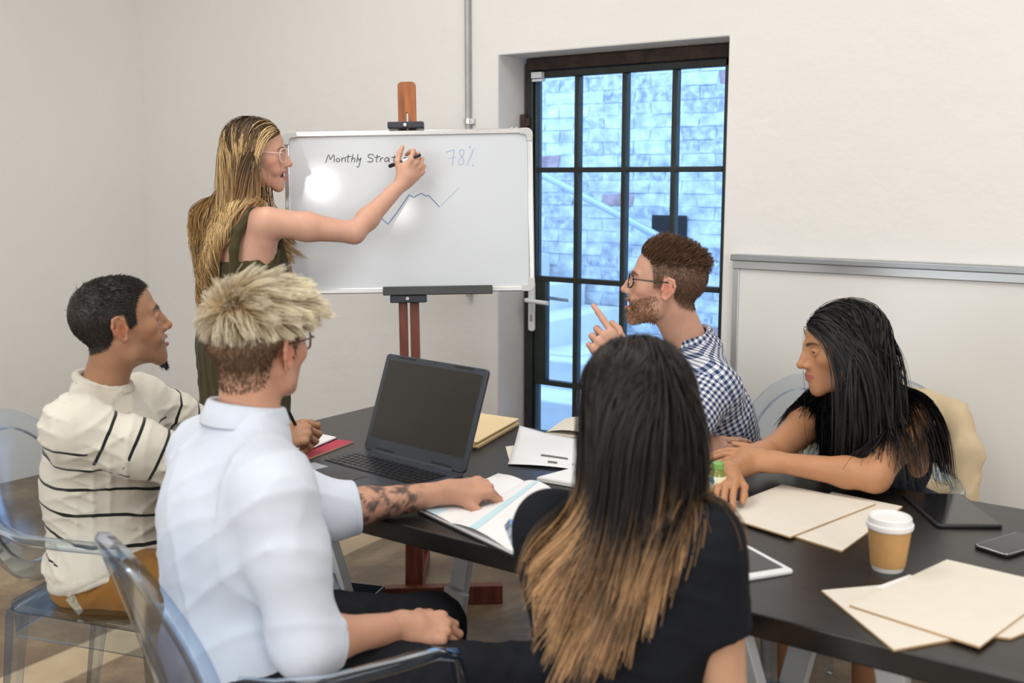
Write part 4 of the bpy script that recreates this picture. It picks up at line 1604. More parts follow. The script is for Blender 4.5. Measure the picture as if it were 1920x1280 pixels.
def add_arm(S, sh, el, wr, r=(.050, .043, .037, .040, .026), g=0.0, k=.02, upto=1.0):
    S.rc(sh, sh + (el - sh) * .45, r[0] + g, r[1] + .003 + g, k)
    S.rc(sh + (el - sh) * .45, el, r[1] + .003 + g, r[2] + g, k)
    S.rc(el, el + (wr - el) * .28, r[2] + g, r[3] + g, k)
    e = el + (wr - el) * upto
    if upto > .3:
        S.rc(el + (wr - el) * .28, e, r[3] + g, r[3] + (r[4] - r[3]) * (upto - .28) / .72 + g, k)


HAIRLINE = ([-.12, -.08, -.045, -.030, -.022, .004, .012, .030, .036, .050, .070, .085, .12],
            [-.062, -.060, -.050, -.030, .026, .026, -.012, -.006, .034, .060, .072, .078, .080])


def scalp(L, shift=0.0):
    return L[:, 2] - np.interp(L[:, 1], *HAIRLINE) - shift


def skin_colour(V, T, base, lips, hair=None, scalp_col=None, scalp_shift=0.0, stubble=0.0, stub_col=(.10, .06, .04), brow_col=(.03, .02, .015),
                ruddy=.10, mouth=0.0, teeth=False, smile=0.0, nail=True, brow_w=1.0, scalp_soft=.01):
    L = T.inv(V)
    base = np.array(base)
    c = np.tile(base, (len(V), 1)).astype(float)

    def mix(col, wgt):
        nonlocal c
        c = c * (1 - wgt[:, None]) + np.array(col) * wgt[:, None]

    def blob(cx, cy, cz, r):
        return np.exp(-(((L[:, 0] - cx) / r) ** 2 + ((L[:, 1] - cy) / r) ** 2 + ((L[:, 2] - cz) / r) ** 2))
    near = (np.abs(L) < .2).all(1)
    red = base * np.array((1.12, .72, .66))
    for s in (-1, 1):
        mix(red, near * blob(s * .048, .062, -.028, .026) * .5 * (ruddy * 10) ** .5 * .7)
        mix(red, near * blob(s * .086, -.012, -.006, .024) * .8)
    mix(red, near * blob(0, .113, -.034, .014) * .45)
    if stubble:
        wz = np.clip((-.030 - L[:, 2] + np.clip((.06 - L[:, 1]) * .5, 0, .1)) / .02, 0, 1) * np.clip((L[:, 2] + .135) / .02, 0, 1)
        wy = np.clip((L[:, 1] - .006) / .02, 0, 1)
        lipz = 1 - blob(0, .10, -.066 - mouth * .5, .022) * .9
        nz_ = .75 + .5 * np.sin(V[:, 0] * 2100 + 3 * np.sin(V[:, 2] * 1500)) * np.sin(V[:, 2] * 1900 + V[:, 1] * 1700)
        cheek = np.clip((-.034 - L[:, 2] - np.clip(L[:, 1] - .045, 0, .1) * .30) / .014, 0, 1)
        mix(stub_col, near * np.clip(wz * wy * lipz * nz_ * cheek, 0, 1) * stubble)
    # lips
    w = .026 + .006 * smile
    lz = np.abs(L[:, 2] + .0645 + mouth * .5 - .004 * smile * (L[:, 0] / .03) ** 2)
    wl = np.clip((.0105 + mouth * .55 - lz - (np.abs(L[:, 0]) / w) ** 2 * .008) / .003, 0, 1) * (np.abs(L[:, 0]) < w) * (L[:, 1] > .080)
    mix(lips, near * np.clip(wl, 0, 1))
    if mouth > .002:
        inn = near * (L[:, 1] > .07) * (L[:, 1] < .0945) * (np.abs(L[:, 0]) < w * .85) * (np.abs(L[:, 2] + .0645 + mouth * .5) < mouth * .62 + .001)
        mix((.10, .02, .02), inn.astype(float))
    # brows
    for s in (-1, 1):
        t = np.clip((s * L[:, 0] - .012) / .038, 0, 1)
        bz = .0185 + .006 * np.sin(t * 2.6) - .003 * t
        wb = np.clip((.0052 * brow_w * (1.15 - .6 * t) - np.abs(L[:, 2] - bz)) / .0018, 0, 1) * (s * L[:, 0] > .011) * (s * L[:, 0] < .052) * (L[:, 1] > .05)
        mix(brow_col, near * wb * .85)
    if scalp_col is not None:
        ws = np.clip(scalp(L, scalp_shift) / scalp_soft + .5, 0, 1) * near * (np.abs(L[:, 0]) < .0800 - np.clip(.02 - np.abs(L[:, 2] + .005), 0, .02) * .2) * (L[:, 1] < .115)
        mix(scalp_col, ws)
    return c


M_skinmat = attr_mat('skin', rough=.48, sss=.12, bump=.12, bscale=420, var=.05, vscale=26, spec=.4)
M_eye = attr_mat('eye', rough=.08, var=.0)
M_teeth = mat('teeth', (.78, .76, .70), rough=.25, var=.02)


def add_eyes(T, parent, iris=(.10, .055, .03)):
    n, m_ = 20, 16
    for s in (-1, 1):
        vs, col = [], []
        for i in range(m_ + 1):
            th = math.pi * i / m_
            for j in range(n):
                ph = 2 * math.pi * j / n
                q = np.array((math.sin(th) * math.cos(ph), math.cos(th), math.sin(th) * math.sin(ph)))
                vs.append(T.p(np.array((s * .0315, .0755, -.001)) + q * (.0131 + .0008 * max(0, math.cos(th) - .86) * 7)))
                a = math.degrees(th)
                col.append((.01, .01, .01) if a < 12 else iris if a < 28 else (.72, .69, .66))
        F = [(i * n + j, i * n + (j + 1) % n, (i + 1) * n + (j + 1) % n, (i + 1) * n + j) for i in range(m_) for j in range(n)]
        np_object('eye', np.array(vs), np.array(F), M_eye, parent, np.array(col))


def add_teeth(T, parent, mouth, w=.02):
    S = SDF()
    z = -.0625
    S.chain([T.p(-w, .079, z), T.p(-w * .55, .0895, z), T.p(0, .0935, z), T.p(w * .55, .0895, z), T.p(w, .079, z)], .0042, .002)
    V, Q = sdf_mesh(S, .0018)
    return np_object('teeth', V, Q, M_teeth, parent)


# ---------------------------------------------------------------- hair
def strands(name, P, r, col, m, parent, flat=False):
    """P (n,s,3) hair paths -> thin three-sided tapering tubes; r (s,) or (n,s) radii; col (n,s,3)."""
    n, s, _ = P.shape
    t = np.gradient(P, axis=1)
    t /= np.maximum(np.linalg.norm(t, axis=2, keepdims=True), 1e-9)
    ref = np.array((.37, .21, .9))
    u = np.cross(t, ref)
    u /= np.maximum(np.linalg.norm(u, axis=2, keepdims=True), 1e-9)
    w = np.cross(t, u)
    r = np.broadcast_to(np.array(r), (n, s))[..., None]
    ring = [P + r * (math.cos(a) * u + math.sin(a) * w) for a in (0, 2 * math.pi / 3, 4 * math.pi / 3)]
    V = np.stack(ring, 2).reshape(-1, 3)
    i = np.arange(n)[:, None, None] * s * 3
    j = np.arange(s - 1)[None, :, None] * 3
    q = np.arange(3)[None, None, :]
    q2 = (q + 1) % 3
    F = np.stack([i + j + q, i + j + q2, i + j + 3 + q2, i + j + 3 + q], -1).reshape(-1, 4)
    C = np.repeat(col.reshape(-1, 1, 3), 3, 1).reshape(-1, 3)
    return np_object(name, V, F, m, parent, C)


def ribbons(name, P, w, col, m, parent, axis_pt, axis_dir=(0, 0, 1.0), roll=.35, g=None):
    """Locks of long hair as thin flat bands lying on the body: P (n,s,3), half widths w (s,), col (n,s,3)."""
    g = g or rng
    n, s, _ = P.shape
    t = np.gradient(P, axis=1)
    t /= np.maximum(np.linalg.norm(t, axis=2, keepdims=True), 1e-9)
    a = np.array(axis_dir, float)
    q = P - np.array(axis_pt)
    o = q - np.clip(q @ a, -9, 0)[..., None] * a
    o /= np.maximum(np.linalg.norm(o, axis=2, keepdims=True), 1e-9)
    side = np.cross(t, o)
    side /= np.maximum(np.linalg.norm(side, axis=2, keepdims=True), 1e-9)
    nn = np.cross(side, t)
    r = g.normal(0, roll, (n, 1, 1))
    side = side * np.cos(r) + nn * np.sin(r)
    wv = (np.broadcast_to(np.array(w), (n, s)) * g.uniform(.6, 1.3, (n, 1)))[..., None]
    V = np.stack([P - side * wv, P + side * wv], 2).reshape(-1, 3)
    i = np.arange(n)[:, None] * s * 2
    j = np.arange(s - 1)[None, :] * 2
    F = np.stack([i + j, i + j + 1, i + j + 3, i + j + 2], -1).reshape(-1, 4)
    C = np.repeat(col.reshape(-1, 1, 3), 2, 1).reshape(-1, 3)
    return np_object(name, V, F, m, parent, C)


def roots_on(V, Q, T, n, shift=0.0, want=None, g=None):
    """n places on the scalp with their outward normals."""
    g = g or rng
    A = V[Q]
    c = A.mean(1)
    L = T.inv(c)
    ok = (scalp(L, shift) > 0) & (np.abs(L) < .16).all(1) & (np.abs(L[:, 0]) < .081) & (L[:, 1] < .105)
    nrm = np.cross(A[:, 2] - A[:, 0], A[:, 3] - A[:, 1])
    ar = np.linalg.norm(nrm, axis=1)
    nrm = nrm / np.maximum(ar, 1e-12)[:, None]
    wgt = ar * ok
    if want is not None:
        wgt = wgt * want(L)
    pick = g.choice(len(Q), n, p=wgt / wgt.sum())
    uv = g.random((n, 2))
    B = A[pick]
    p = (B[:, 0] * (1 - uv[:, :1]) + B[:, 1] * uv[:, :1]) * (1 - uv[:, 1:]) + (B[:, 3] * (1 - uv[:, :1]) + B[:, 2] * uv[:, :1]) * uv[:, 1:]
    return p, nrm[pick]


def grow(p, d, ln, S, coll, off, gravity, turn, noise=.03, g=None, drift=None, hold=None):
    """Grow hair: it starts along d, turns to gravity at rate turn[i], is kept off the body by off and clings to the head above hold."""
    g = g or rng
    n = len(p)
    P = np.zeros((n, S, 3))
    P[:, 0] = p
    step = (ln / (S - 1))[:, None]
    bias = g.normal(0, noise, (n, 3))
    for i in range(1, S):
        gv = np.array(gravity)[None] + (drift(P[:, i - 1], i / S) if drift is not None else 0)
        d = d * (1 - turn[i]) + gv * turn[i] + bias * .5 + g.normal(0, noise * .35, (n, 3))
        d /= np.linalg.norm(d, axis=1, keepdims=True)
        q = P[:, i - 1] + d * step
        for _ in range(2):
            ds = coll.at(q)
            o = off * min(1.0, .25 + i / 5)
            bad = ds < o
            if not bad.any():
                break
            e = 2e-3
            B = q[bad]
            g0 = ds[bad]
            gr = np.stack([coll.at(B + np.array(v) * e) - g0 for v in ((1, 0, 0), (0, 1, 0), (0, 0, 1))], 1)
            gr /= np.maximum(np.linalg.norm(gr, axis=1, keepdims=True), 1e-9)
            q[bad] = B + gr * (o[bad] - g0)[:, None]
        if hold is not None:
            ds = coll.at(q)
            o = off * min(1.0, .25 + i / 5)
            w = np.clip((q[:, 2] - hold) / .05, 0, 1) * np.clip((.10 - ds) / .02, 0, 1)
            far = (ds > o) & (w > 0)
            if far.any():
                e = 2e-3
                B = q[far]
                g0 = ds[far]
                gr = np.stack([coll.at(B + np.array(v) * e) - g0 for v in ((1, 0, 0), (0, 1, 0), (0, 0, 1))], 1)
                gr /= np.maximum(np.linalg.norm(gr, axis=1, keepdims=True), 1e-9)
                q[far] = B - gr * ((g0 - o[far]) * w[far] * .85)[:, None]
        dd = q - P[:, i - 1]
        l_ = np.linalg.norm(dd, axis=1, keepdims=True)
        d = dd / np.maximum(l_, 1e-9)
        P[:, i] = P[:, i - 1] + d * np.minimum(l_, step * 1.25)
    return P


def clump(P, k, amount, power=1.4, g=None, weight=None):
    g = g or rng
    n, s, _ = P.shape
    gi = g.choice(n, k, replace=False)
    d2 = ((P[:, None, 0] - P[None, gi, 0]) ** 2).sum(2)
    near = gi[d2.argmin(1)]
    t = (np.linspace(0, 1, s) ** power)[None, :, None] * amount * g.uniform(.6, 1.1, (n, 1, 1)) * (1 if weight is None else weight[:, None, None])
    return P + (P[near] - P) * np.clip(t, 0, .95), near


def comb(T, L, nr, part=0.0, back=.5, side_pull=1.0, front=1.1):
    """Combed start directions on the scalp: away from a parting at x = part, backwards and down, lying on the skin."""
    n = nr @ T.R
    sd = np.tanh((L[:, :1] - part) / .006)
    top = np.clip((L[:, 2:3] - .02) / .06, 0, 1)
    bk = back + front * np.clip((L[:, 1:2] - .015) / .05, 0, 1)
    d = top * np.concatenate([sd * side_pull, -bk, np.zeros((len(L), 1))], 1) + (1 - top) * np.concatenate([np.zeros((len(L), 1)), -.18 - .45 * front * np.clip((L[:, 1:2] - .015) / .04, 0, 1), np.full((len(L), 1), -1.0)], 1)
    d = d - n * (d * n).sum(1, keepdims=True) + n * .06
    return d / np.linalg.norm(d, axis=1, keepdims=True) @ T.R.T


def tidy(P, T, far, below):
    """Which paths stay within far of the head's middle while they are no lower than below under it."""
    h = (P - T.o) @ T.R
    return ~(((np.abs(h[..., 0]) > far) | (h[..., 1] > .112)) & (P[..., 2] > T.o[2] - below)).any(1)


def head_collider(S, T, big=0.0):
    k = T.s
    S.el(T.p(0, -.018, .030), np.array((.0765 + big, .094 + big, .087 + big)) * k, T.R, .01)
    S.el(T.p(0, .030, .030), np.array((.066 + big, .063 + big, .068)) * k, T.R, .03)
    S.el(T.p(0, .036, -.030), np.array((.064 + big, .054, .075)) * k, T.R, .03)
    return S


# ---------------------------------------------------------------- cloth
def cloth_mat(name, col, rough=.8, bump=.25, bscale=900, sheen=.15, var=.05, vscale=18):
    return mat(name, col, rough=rough, var=var, scale=vscale, bump=bump, bscale=bscale, sheen=sheen, spec=.25)


def folds(dirs, amp, scale=1.0, seed=0, mask=None):
    """Soft creases: ridged waves along the given directions, warped."""
    r = np.random.default_rng(seed)
    ph = r.uniform(0, 6.28, (len(dirs), 3))

    def f(x, y, z):
        out = np.zeros_like(x)
        wx = .5 * np.sin(9 * y + 7 * z + ph[0, 0]) + .4 * np.sin(17 * x - 11 * z + ph[0, 1])
        for i, (v, fr, a) in enumerate(dirs):
            v = unit(v)
            q = (x * v[0] + y * v[1] + z * v[2]) * fr * scale + 1.6 * wx + ph[i, 0]
            s_ = 1 - np.abs(np.sin(q))
            env = .5 + .5 * np.sin((x * .7 + y * 1.1 - z * .6) * fr * .37 + ph[i, 1])
            out -= a * amp * (s_ ** 2.6 - .3) * env
        return out if mask is None else out * mask(x, y, z)
    return f


def tube_coords(P, a, b, ref):
    """Along-axis and round-the-axis metres for points P about the bone a-b."""
    ax = unit(b - a)
    u = unit(np.array(ref) - ax * np.dot(ref, ax))
    w = np.cross(ax, u)
    q = P - a
    return q @ ax, np.arctan2(q @ w, q @ u), np.linalg.norm(q - (q @ ax)[..., None] * ax, axis=-1)


def front_point(V, px, py, tol=6):
    """The foremost vertex of a surface at this place of the view."""
    q = V - C_O
    z = q @ C_F
    d = np.hypot(960 + FPX * (q @ C_R) / z - px, 640 - FPX * (q @ C_U) / z - py)
    z = np.where(d < max(tol, d.min() + 1), z, 99)
    return V[z.argmin()]
# ---------------------------------------------------------------- putting a person together
def joints(**k):
    return {n: np.array(v, float) for n, v in k.items()}


def person_mesh(label, J, T, tone, head, hands, torso=None, neck_r=(.056, .053), arm_r=(.050, .043, .037, .040, .026), leg_r=(.082, .055, .056, .036),
                res=.0095, head_res=.0029, hand_res=.0026, colour=None, arm_boxes=True):
    """The continuous skin of one person, with eyes. hands = {side: dict(fwd, dorsal, curls ...)}"""
    S = SDF()
    add_torso(S, J, **(torso or {}))
    for s in 'LR':
        add_leg(S, J, s, leg_r)
        ft = J['toe' + s] - J['an' + s]
        S.rc(J['an' + s], J['an' + s] - unit(ft) * .045 + np.array((0, 0, -.035)), leg_r[3], .028, .03)
        S.rc(J['an' + s] - np.array((0, 0, .03)), J['toe' + s], .034, .022, .03)
    S.rc(J['neck'] - UP * .03, T.p(0, -.014, -.045), neck_r[0], neck_r[1], .022)
    S.rc(T.p(0, -.030, .0), T.p(0, -.030, -.06), .050 * T.s, .045 * T.s, .02)
    add_head(S, T, **head)
    boxes = [(T.o - .145 * T.s, T.o + .145 * T.s, head_res)]
    for s in 'LR':
        add_arm(S, J['sh' + s], J['el' + s], J['wr' + s], arm_r)
        h = hands[s]
        n0 = len(S.p)
        add_hand(S, J['wr' + s], h['fwd'], h['dorsal'], s, h.get('curls', RELAX), h.get('spread', 3), h.get('thumb'), h.get('scale', 1.0))
        S.rc(J['wr' + s], J['wr' + s] + unit(h['fwd']) * .03, arm_r[4], .024, .015)
        if h.get('fine', True):
            lo = np.min([q[1] for q in S.p[n0:]], 0) - .006
            hi = np.max([q[2] for q in S.p[n0:]], 0) + .006
            boxes.append((lo, hi, h.get('res', hand_res)))
    V, Q = sdf_mesh(S, res, boxes)
    c = skin_colour(V, T, tone['base'], tone['lips'], mouth=head.get('mouth', 0), smile=head.get('smile', 0), **(colour or {}))
    if 'extra' in tone:
        c = tone['extra'](V, c)
    o = np_object('person', V, Q, M_skinmat, None, c)
    tag(o, label, 'person')
    add_eyes(T, o, tone.get('iris', (.06, .035, .02)))
    if head.get('mouth', 0) > .004:
        add_teeth(T, o, head['mouth'])
    return o, V, Q, S


def ring(S, c, n, ra, rb, tube, u, k=.006, squash=None):
    """A closed band round c (normal n), radii ra along u and rb across."""
    n = unit(n)
    u = unit(np.array(u) - n * np.dot(u, n))
    w = np.cross(n, u)
    P = [c + u * ra * math.cos(a) + w * rb * math.sin(a) for a in np.linspace(0, 2 * math.pi, 19)]
    S.chain(P, tube, k)


def shoes(parent, J, m, T_=None):
    for s in 'LR':
        S = SDF()
        a, t = J['an' + s], J['toe' + s]
        d = unit((t - a) * np.array((1, 1, 0)))
        b = np.array((a[0], a[1], 0))
        S.rc(b - d * .045 + UP * .045, b + d * .02 + UP * .055, .042, .043, .02)
        S.rc(b + d * .02 + UP * .05, b + d * .15 + UP * .034, .043, .033, .02)
        S.cut(b + UP * .004, (0, 0, -1), .4, .003)
        V, Q = sdf_mesh(S, .008)
        np_object('shoe', V, Q, m, parent)


def trousers(parent, J, m, name='trousers', g=.020, leg_r=(.082, .056, .056, .040), hem=.93, seed=1, res=.0095, fold=.006):
    S = SDF()
    sm, R = torso_frame(J)
    hm = (J['hipL'] + J['hipR']) / 2
    S.el(J['hip'] + R[:, 2] * .02, (.160 + g * .4, .112 + g * .4, .11), R, .04)
    S.rc(J['hipL'], J['hipR'], .09 + g * .4, .09 + g * .4, .04)
    for s in 'LR':
        J2 = dict(J)
        J2['an' + s] = J['kn' + s] + (J['an' + s] - J['kn' + s]) * hem
        add_leg(S, J2, s, leg_r, g)
        ax = unit(J['an' + s] - J['kn' + s])
        S.cut(J2['an' + s], ax, .13, .003)
    lo, hi = S.bounds()
    tl = unit(J['knR'] - J['hipR'])
    S.disp(folds([(tl + UP * .6, 90, 1.0), (tl - UP * .8, 70, .8), ((.3, .5, 1), 120, .5)], fold, 1, seed), lo, hi)
    V, Q = sdf_mesh(S, res)
    return np_object(name, V, Q, m, parent)


def legs(J, hipc, right, knL, knR, foot_f, d=None, shin=.43, spread=.09, ank=.085):
    """Hip, ankle and toe joints of somebody sitting: shins hang down to the floor."""
    r = unit(np.array(right) * np.array((1, 1, 0)))
    J['hip'] = np.array(hipc)
    J['hipR'], J['hipL'] = J['hip'] + r * spread, J['hip'] - r * spread
    J['knL'], J['knR'] = np.array(knL), np.array(knR)
    ff = unit(np.array(foot_f) * np.array((1, 1, 0)))
    for s in 'LR':
        k = J['kn' + s]
        J['an' + s] = np.array((k[0], k[1], ank)) + ff * (.02 if d is None else d)
        J['toe' + s] = J['an' + s] * np.array((1, 1, 0)) + UP * .028 + ff * .16
    return J


def glasses(parent, T, m, w=.030, h=.021, z=.0, yb=.104, round_=True, lens=True, m2=None):
    fr = MB()
    lenses = MB()
    for s in (-1, 1):
        P = []
        for a in np.linspace(0, 2 * math.pi, 25)[:-1]:
            ca, sa = math.cos(a), math.sin(a)
            e = .75 if round_ else .55
            x = s * .0325 + w * .84 * math.copysign(abs(ca) ** e, ca) * .97
            zz = z - .003 + h * math.copysign(abs(sa) ** e, sa)
            y = yb - .0045 * ((abs(x) - .01) / .03) ** 2 * 1.6
            P.append(T.p(x, y, zz))
        fr.tube(P + [P[0]], .0021 * T.s, 6, caps=False)
        c = sum(P) / len(P)
        b0 = [c] + P
        lenses.add(b0, [(0, i + 1, (i + 1) % len(P) + 1) for i in range(len(P))])
        fr.tube([T.p(s * .058, yb - .014, z + .004), T.p(s * .070, yb - .024, z + .006), T.p(s * .0790, .03, z + .008), T.p(s * .0820, -.006, z + .011), T.p(s * .0815, -.020, z + .006), T.p(s * .080, -.034, z - .010)], [.0019 * T.s] * 5 + [.0015 * T.s], 6)
    fr.tube([T.p(-.0085, yb - .0005, z + .004), T.p(0, yb + .001, z + .007), T.p(.0085, yb - .0005, z + .004)], .002 * T.s, 6)
    o = fr.build('glasses', m, parent, smooth=True)
    if lens:
        lenses.build('lens', M_lens, o)
    return o


def short_hair(V, Q, T, n, ln, dirfn, seg, colfn, r0, m, parent, name='hair', want=None, shift=0.0, seed=3, curve=None, clumps=0, clamt=.5):
    g = np.random.default_rng(seed)
    p, nr = roots_on(V, Q, T, n, shift, want, g)
    L = T.inv(p)
    l_ = ln(L, g)
    d = dirfn(L, nr @ T.R, g)                       # in head coordinates
    d = d / np.linalg.norm(d, axis=1, keepdims=True)
    t = np.linspace(0, 1, seg)
    P = p[:, None] + (d @ T.R.T)[:, None] * (l_[:, None] * t)[..., None]
    if curve is not None:
        c = curve(L, g) @ T.R.T
        P = P + c[:, None] * (t ** 2)[None, :, None] * l_[:, None, None]
    if clumps:
        P, _ = clump(P, clumps, clamt, 1.2, g, np.clip((l_ - .010) / .010, 0, 1))
    r = r0 * (1.05 - t * .75)[None] * np.clip(l_ / .022, .5, 1.0)[:, None]
    return strands(name, P, r, colfn(L, t, g), m, parent)


M_lens = bpy.data.materials.new('spectacle_lens')
M_lens.use_nodes = True
_n = M_lens.node_tree.nodes
_t, _g, _m = _n.new('ShaderNodeBsdfTransparent'), _n.new('ShaderNodeBsdfGlossy'), _n.new('ShaderNodeMixShader')
_g.inputs['Roughness'].default_value = .03
_m.inputs['Fac'].default_value = .07
M_lens.node_tree.links.new(_t.outputs[0], _m.inputs[1])
M_lens.node_tree.links.new(_g.outputs[0], _m.inputs[2])
M_lens.node_tree.links.new(_m.outputs[0], _n['Material Output'].inputs['Surface'])
M_hair = attr_mat('hair', rough=.46, var=.10, vscale=60, spec=.28)
M_hairmatte = attr_mat('short_hair', rough=.6, var=.10, vscale=60, spec=.3)
# ---------------------------------------------------------------- man in the striped sweater (left end of the table)
def stripes_mat():
    m = attr_mat('cream_knit_with_black_stripes', rough=.9, bump=.35, bscale=700, sheen=.25, spec=.15)
    nt, N, L, b = nodes_of(m)
    a = N.new('ShaderNodeAttribute')
    a.attribute_name = 'pat'
    sp = N.new('ShaderNodeSeparateXYZ')
    L.new(a.outputs['Vector'], sp.inputs[0])
    nz = N.new('ShaderNodeTexNoise')
    nz.inputs['Scale'].default_value = 14
    tc = N.new('ShaderNodeTexCoord')
    L.new(tc.outputs['Object'], nz.inputs['Vector'])

    def mth(op, a_, b_=None):
        q = N.new('ShaderNodeMath')
        q.operation = op
        for i, v in enumerate((a_, b_)):
            if v is not None:
                if isinstance(v, (int, float)):
                    q.inputs[i].default_value = v
                else:
                    L.new(v, q.inputs[i])
        return q.outputs[0]
    x = mth('ADD', sp.outputs['X'], mth('MULTIPLY', mth('SUBTRACT', nz.outputs['Fac'], .5), .006))
    fr = mth('FRACT', mth('DIVIDE', x, .066))
    st = mth('LESS_THAN', fr, .115)
    mx = N.new('ShaderNodeMixRGB')
    L.new(st, mx.inputs['Fac'])
    mx.inputs[1].default_value = (.66, .63, .545, 1)
    mx.inputs[2].default_value = (.012, .012, .014, 1)
    L.new(mx.outputs[0], b.inputs['Base Color'])
    return m


def man_striped():
    J = joints(neck=at(186, 728, 2.77), shR=at(136, 800, 2.585), shL=at(262, 752, 2.94),
               elR=at(378, 880, 2.70), wrR=at(515, 822, 2.95), elL=at(395, 818, 3.14), wrL=at(520, 845, 3.17))
    fwd = dirv(.93, -.22)
    r_ = np.cross(fwd, UP)
    hip = at(212, 1064, 2.84)
    legs(J, hip, r_, hip + fwd * .43 - r_ * .13 + UP * (.50 - hip[2]), hip + fwd * .43 + r_ * .10 + UP * (.50 - hip[2]), fwd)
    T = Frame(at(222, 606, 2.72), dirv(.86, .50, .17), scale=1.03).roll(-2)
    hand = dict(R=dict(fwd=dirv(.86, .25, .12), dorsal=dirv(.15, -.62, .8), curls=[(30, 62, 40), (48, 70, 45), (58, 78, 45), (64, 80, 45)],
                       thumb=[(.62, .70, -.35), (.25, .95, -.25), (.05, .98, -.2)], spread=4),
                L=dict(fwd=dirv(.9, .1, -.15), dorsal=dirv(0, -.3, 1), curls=RELAX, fine=False))
    dark = (.012, .009, .008)
    tone = dict(base=(.36, .185, .105), lips=(.34, .13, .10), iris=(.03, .018, .012))
    o, V, Q, S = person_mesh('man in a cream sweater with black stripes writing at the table end', J, T, tone,
                             dict(mouth=.006, smile=.8, jaw=1.02), hand, dict(g=-.012, w=.95),
                             colour=dict(scalp_col=(.022, .016, .013), brow_col=dark, stubble=.35, stub_col=(.09, .05, .03), ruddy=.04, brow_w=1.25, scalp_soft=.008))
    # close cropped dark hair
    short_hair(V, Q, T, 8500, lambda L, g: (.0045 + .006 * np.clip((L[:, 2] - .02) / .06, 0, 1)) * g.uniform(.7, 1.2, len(L)),
               lambda L, n, g: n * .40 + np.array((0, .5, -.35)) + g.normal(0, .14, n.shape), 3,
               lambda L, t, g: (np.array(dark)[None, None] * g.uniform(.6, 1.4, (len(L), 1, 1))) * np.ones((1, 3, 1)), .0014, M_hairmatte, o)
    # small chin beard
    g = np.random.default_rng(5)
    n = 260
    a = g.uniform(-1, 1, n)
    q = np.stack([a * .016, .086 - a ** 2 * .012, -.116 + g.uniform(-.012, .010, n)], 1)
    d = np.array((0, .35, -1)) + g.normal(0, .2, (n, 3))
    P = np.stack([T.o + (q @ T.R.T) * T.s + (d @ T.R.T) * s for s in (0, .006, .013)], 1)
    strands('chin_beard', P, np.array((.0009, .0008, .0004)), np.full((n, 3, 3), .02), M_hairmatte, o)

    # sweater
    sm, R = torso_frame(J)
    l_, f, u = R[:, 0], R[:, 1], R[:, 2]
    C = SDF()
    add_torso(C, J, g=.012, w=.90, d=1.14, belly=1.16, hips=1.06, shr=.050)
    C.el(J['hip'] + u * .035 + f * .012, (.204, .162, .115), R, .04)
    C.el(J['hip'] + (sm - J['hip']) * .56 - f * .050, (.142, .120, .20), R, .06)
    for s in 'LR':
        add_arm(C, J['sh' + s], J['el' + s], J['wr' + s], (.066, .060, .056, .054, .042), .008, .03, .94)
        ax = unit(J['wr' + s] - J['el' + s])
        C.cut(J['el' + s] + (J['wr' + s] - J['el' + s]) * .95, ax, .08)
    C.rc(J['neck'] - UP * .05, J['neck'] + UP * .02 + f * .01, .072, .064, .03)
    nc = J['neck'] + UP * .022 + f * .012
    C.cut(nc + UP * .004, UP * .95 + f * .25 - f * 0, .085, .004)
    C.rc(nc - UP * .02, nc + UP * .06, .056, .058, .004, 's')
    hem = J['hip'] + u * .022
    uh = unit(u - f * .42)
    C.cut(hem - uh * .012, -uh, .3, .006)
    lo, hi = C.bounds()
    ar = unit(J['elR'] - J['shR'])
    C.disp(folds([(u + f * .35, 75, 1.0), (u - f * .5 + l_ * .3, 60, .9), (ar * .9 + u * .3, 70, .7)], .0075, 1, 11), lo, hi)
    V2, Q2 = sdf_mesh(C, .006)
    cen = V2[Q2].mean(1)
    cor = V2[Q2]
    # stripes follow the body or the sleeve each face belongs to
    best = None
    segs = [(J['shR'] + u * .01, J['elR'], 1), (J['elR'], J['wrR'], 2), (J['shL'], J['elL'], 3), (J['elL'], J['wrL'], 4)]
    cls = np.zeros(len(Q2), int)
    tb_ = (cen - J['hip']) @ u
    for a, b2, i in segs:
        ax = b2 - a
        h = ((cen - a) @ ax) / (ax @ ax)
        hc = np.clip(h, 0, 1)
        dd = np.linalg.norm(cen - a - hc[:, None] * ax, axis=1)
        cls = np.where((dd < .080) & (h > (.10 if i in (1, 3) else .04)), i, cls)
    pat = np.zeros((len(Q2), 4, 3))
    sag = .12 * ((cor - J['hip']) @ f)
    hl = (cor - J['hip']) @ u
    sd_ = (cor - J['hip']) @ l_
    hl = hl + .010 * np.sin(sd_ * 16 + hl * 9) + .008 * np.sin(((cor - J['hip']) @ f) * 22 + hl * 14)
    pat[..., 0] = hl + sag * np.clip(1.2 - hl / .45, 0, 1) + .012
    off = .0
    for a, b2, i in segs:
        ln = np.linalg.norm(b2 - a)
        t0 = (cor - a) @ unit(b2 - a)
        add = .055 if i in (1, 3) else .055 + np.linalg.norm(segs[i - 2][1] - segs[i - 2][0])
        pat[..., 0] = np.where((cls == i)[:, None], t0 + add, pat[..., 0])
    nohem = ((cen - hem) @ u < .05)
    pat[nohem, :, 0] = .04
    top = (np.linalg.norm(cen - nc, axis=1) < .085) | (((cen - sm) @ u > -.005) & (cls == 0))
    pat[top, :, 0] = .04
    np_object('sweater', V2, Q2, stripes_mat(), o, corner=pat)
    B = SDF()
    ring(B, nc + UP * .001, UP * .95 + f * .26, .066, .060, .0095, f, .004)
    ring(B, nc - UP * .006, UP * .95 + f * .26, .069, .063, .0095, f, .004)
    Vb, Qb = sdf_mesh(B, .004)
    M_rib = mat('cream_rib_knit', (.66, .63, .545), rough=.9, var=.06, scale=60, bump=.5, bscale=300, sheen=.2, spec=.15)
    np_object('collar', Vb, Qb, M_rib, o)
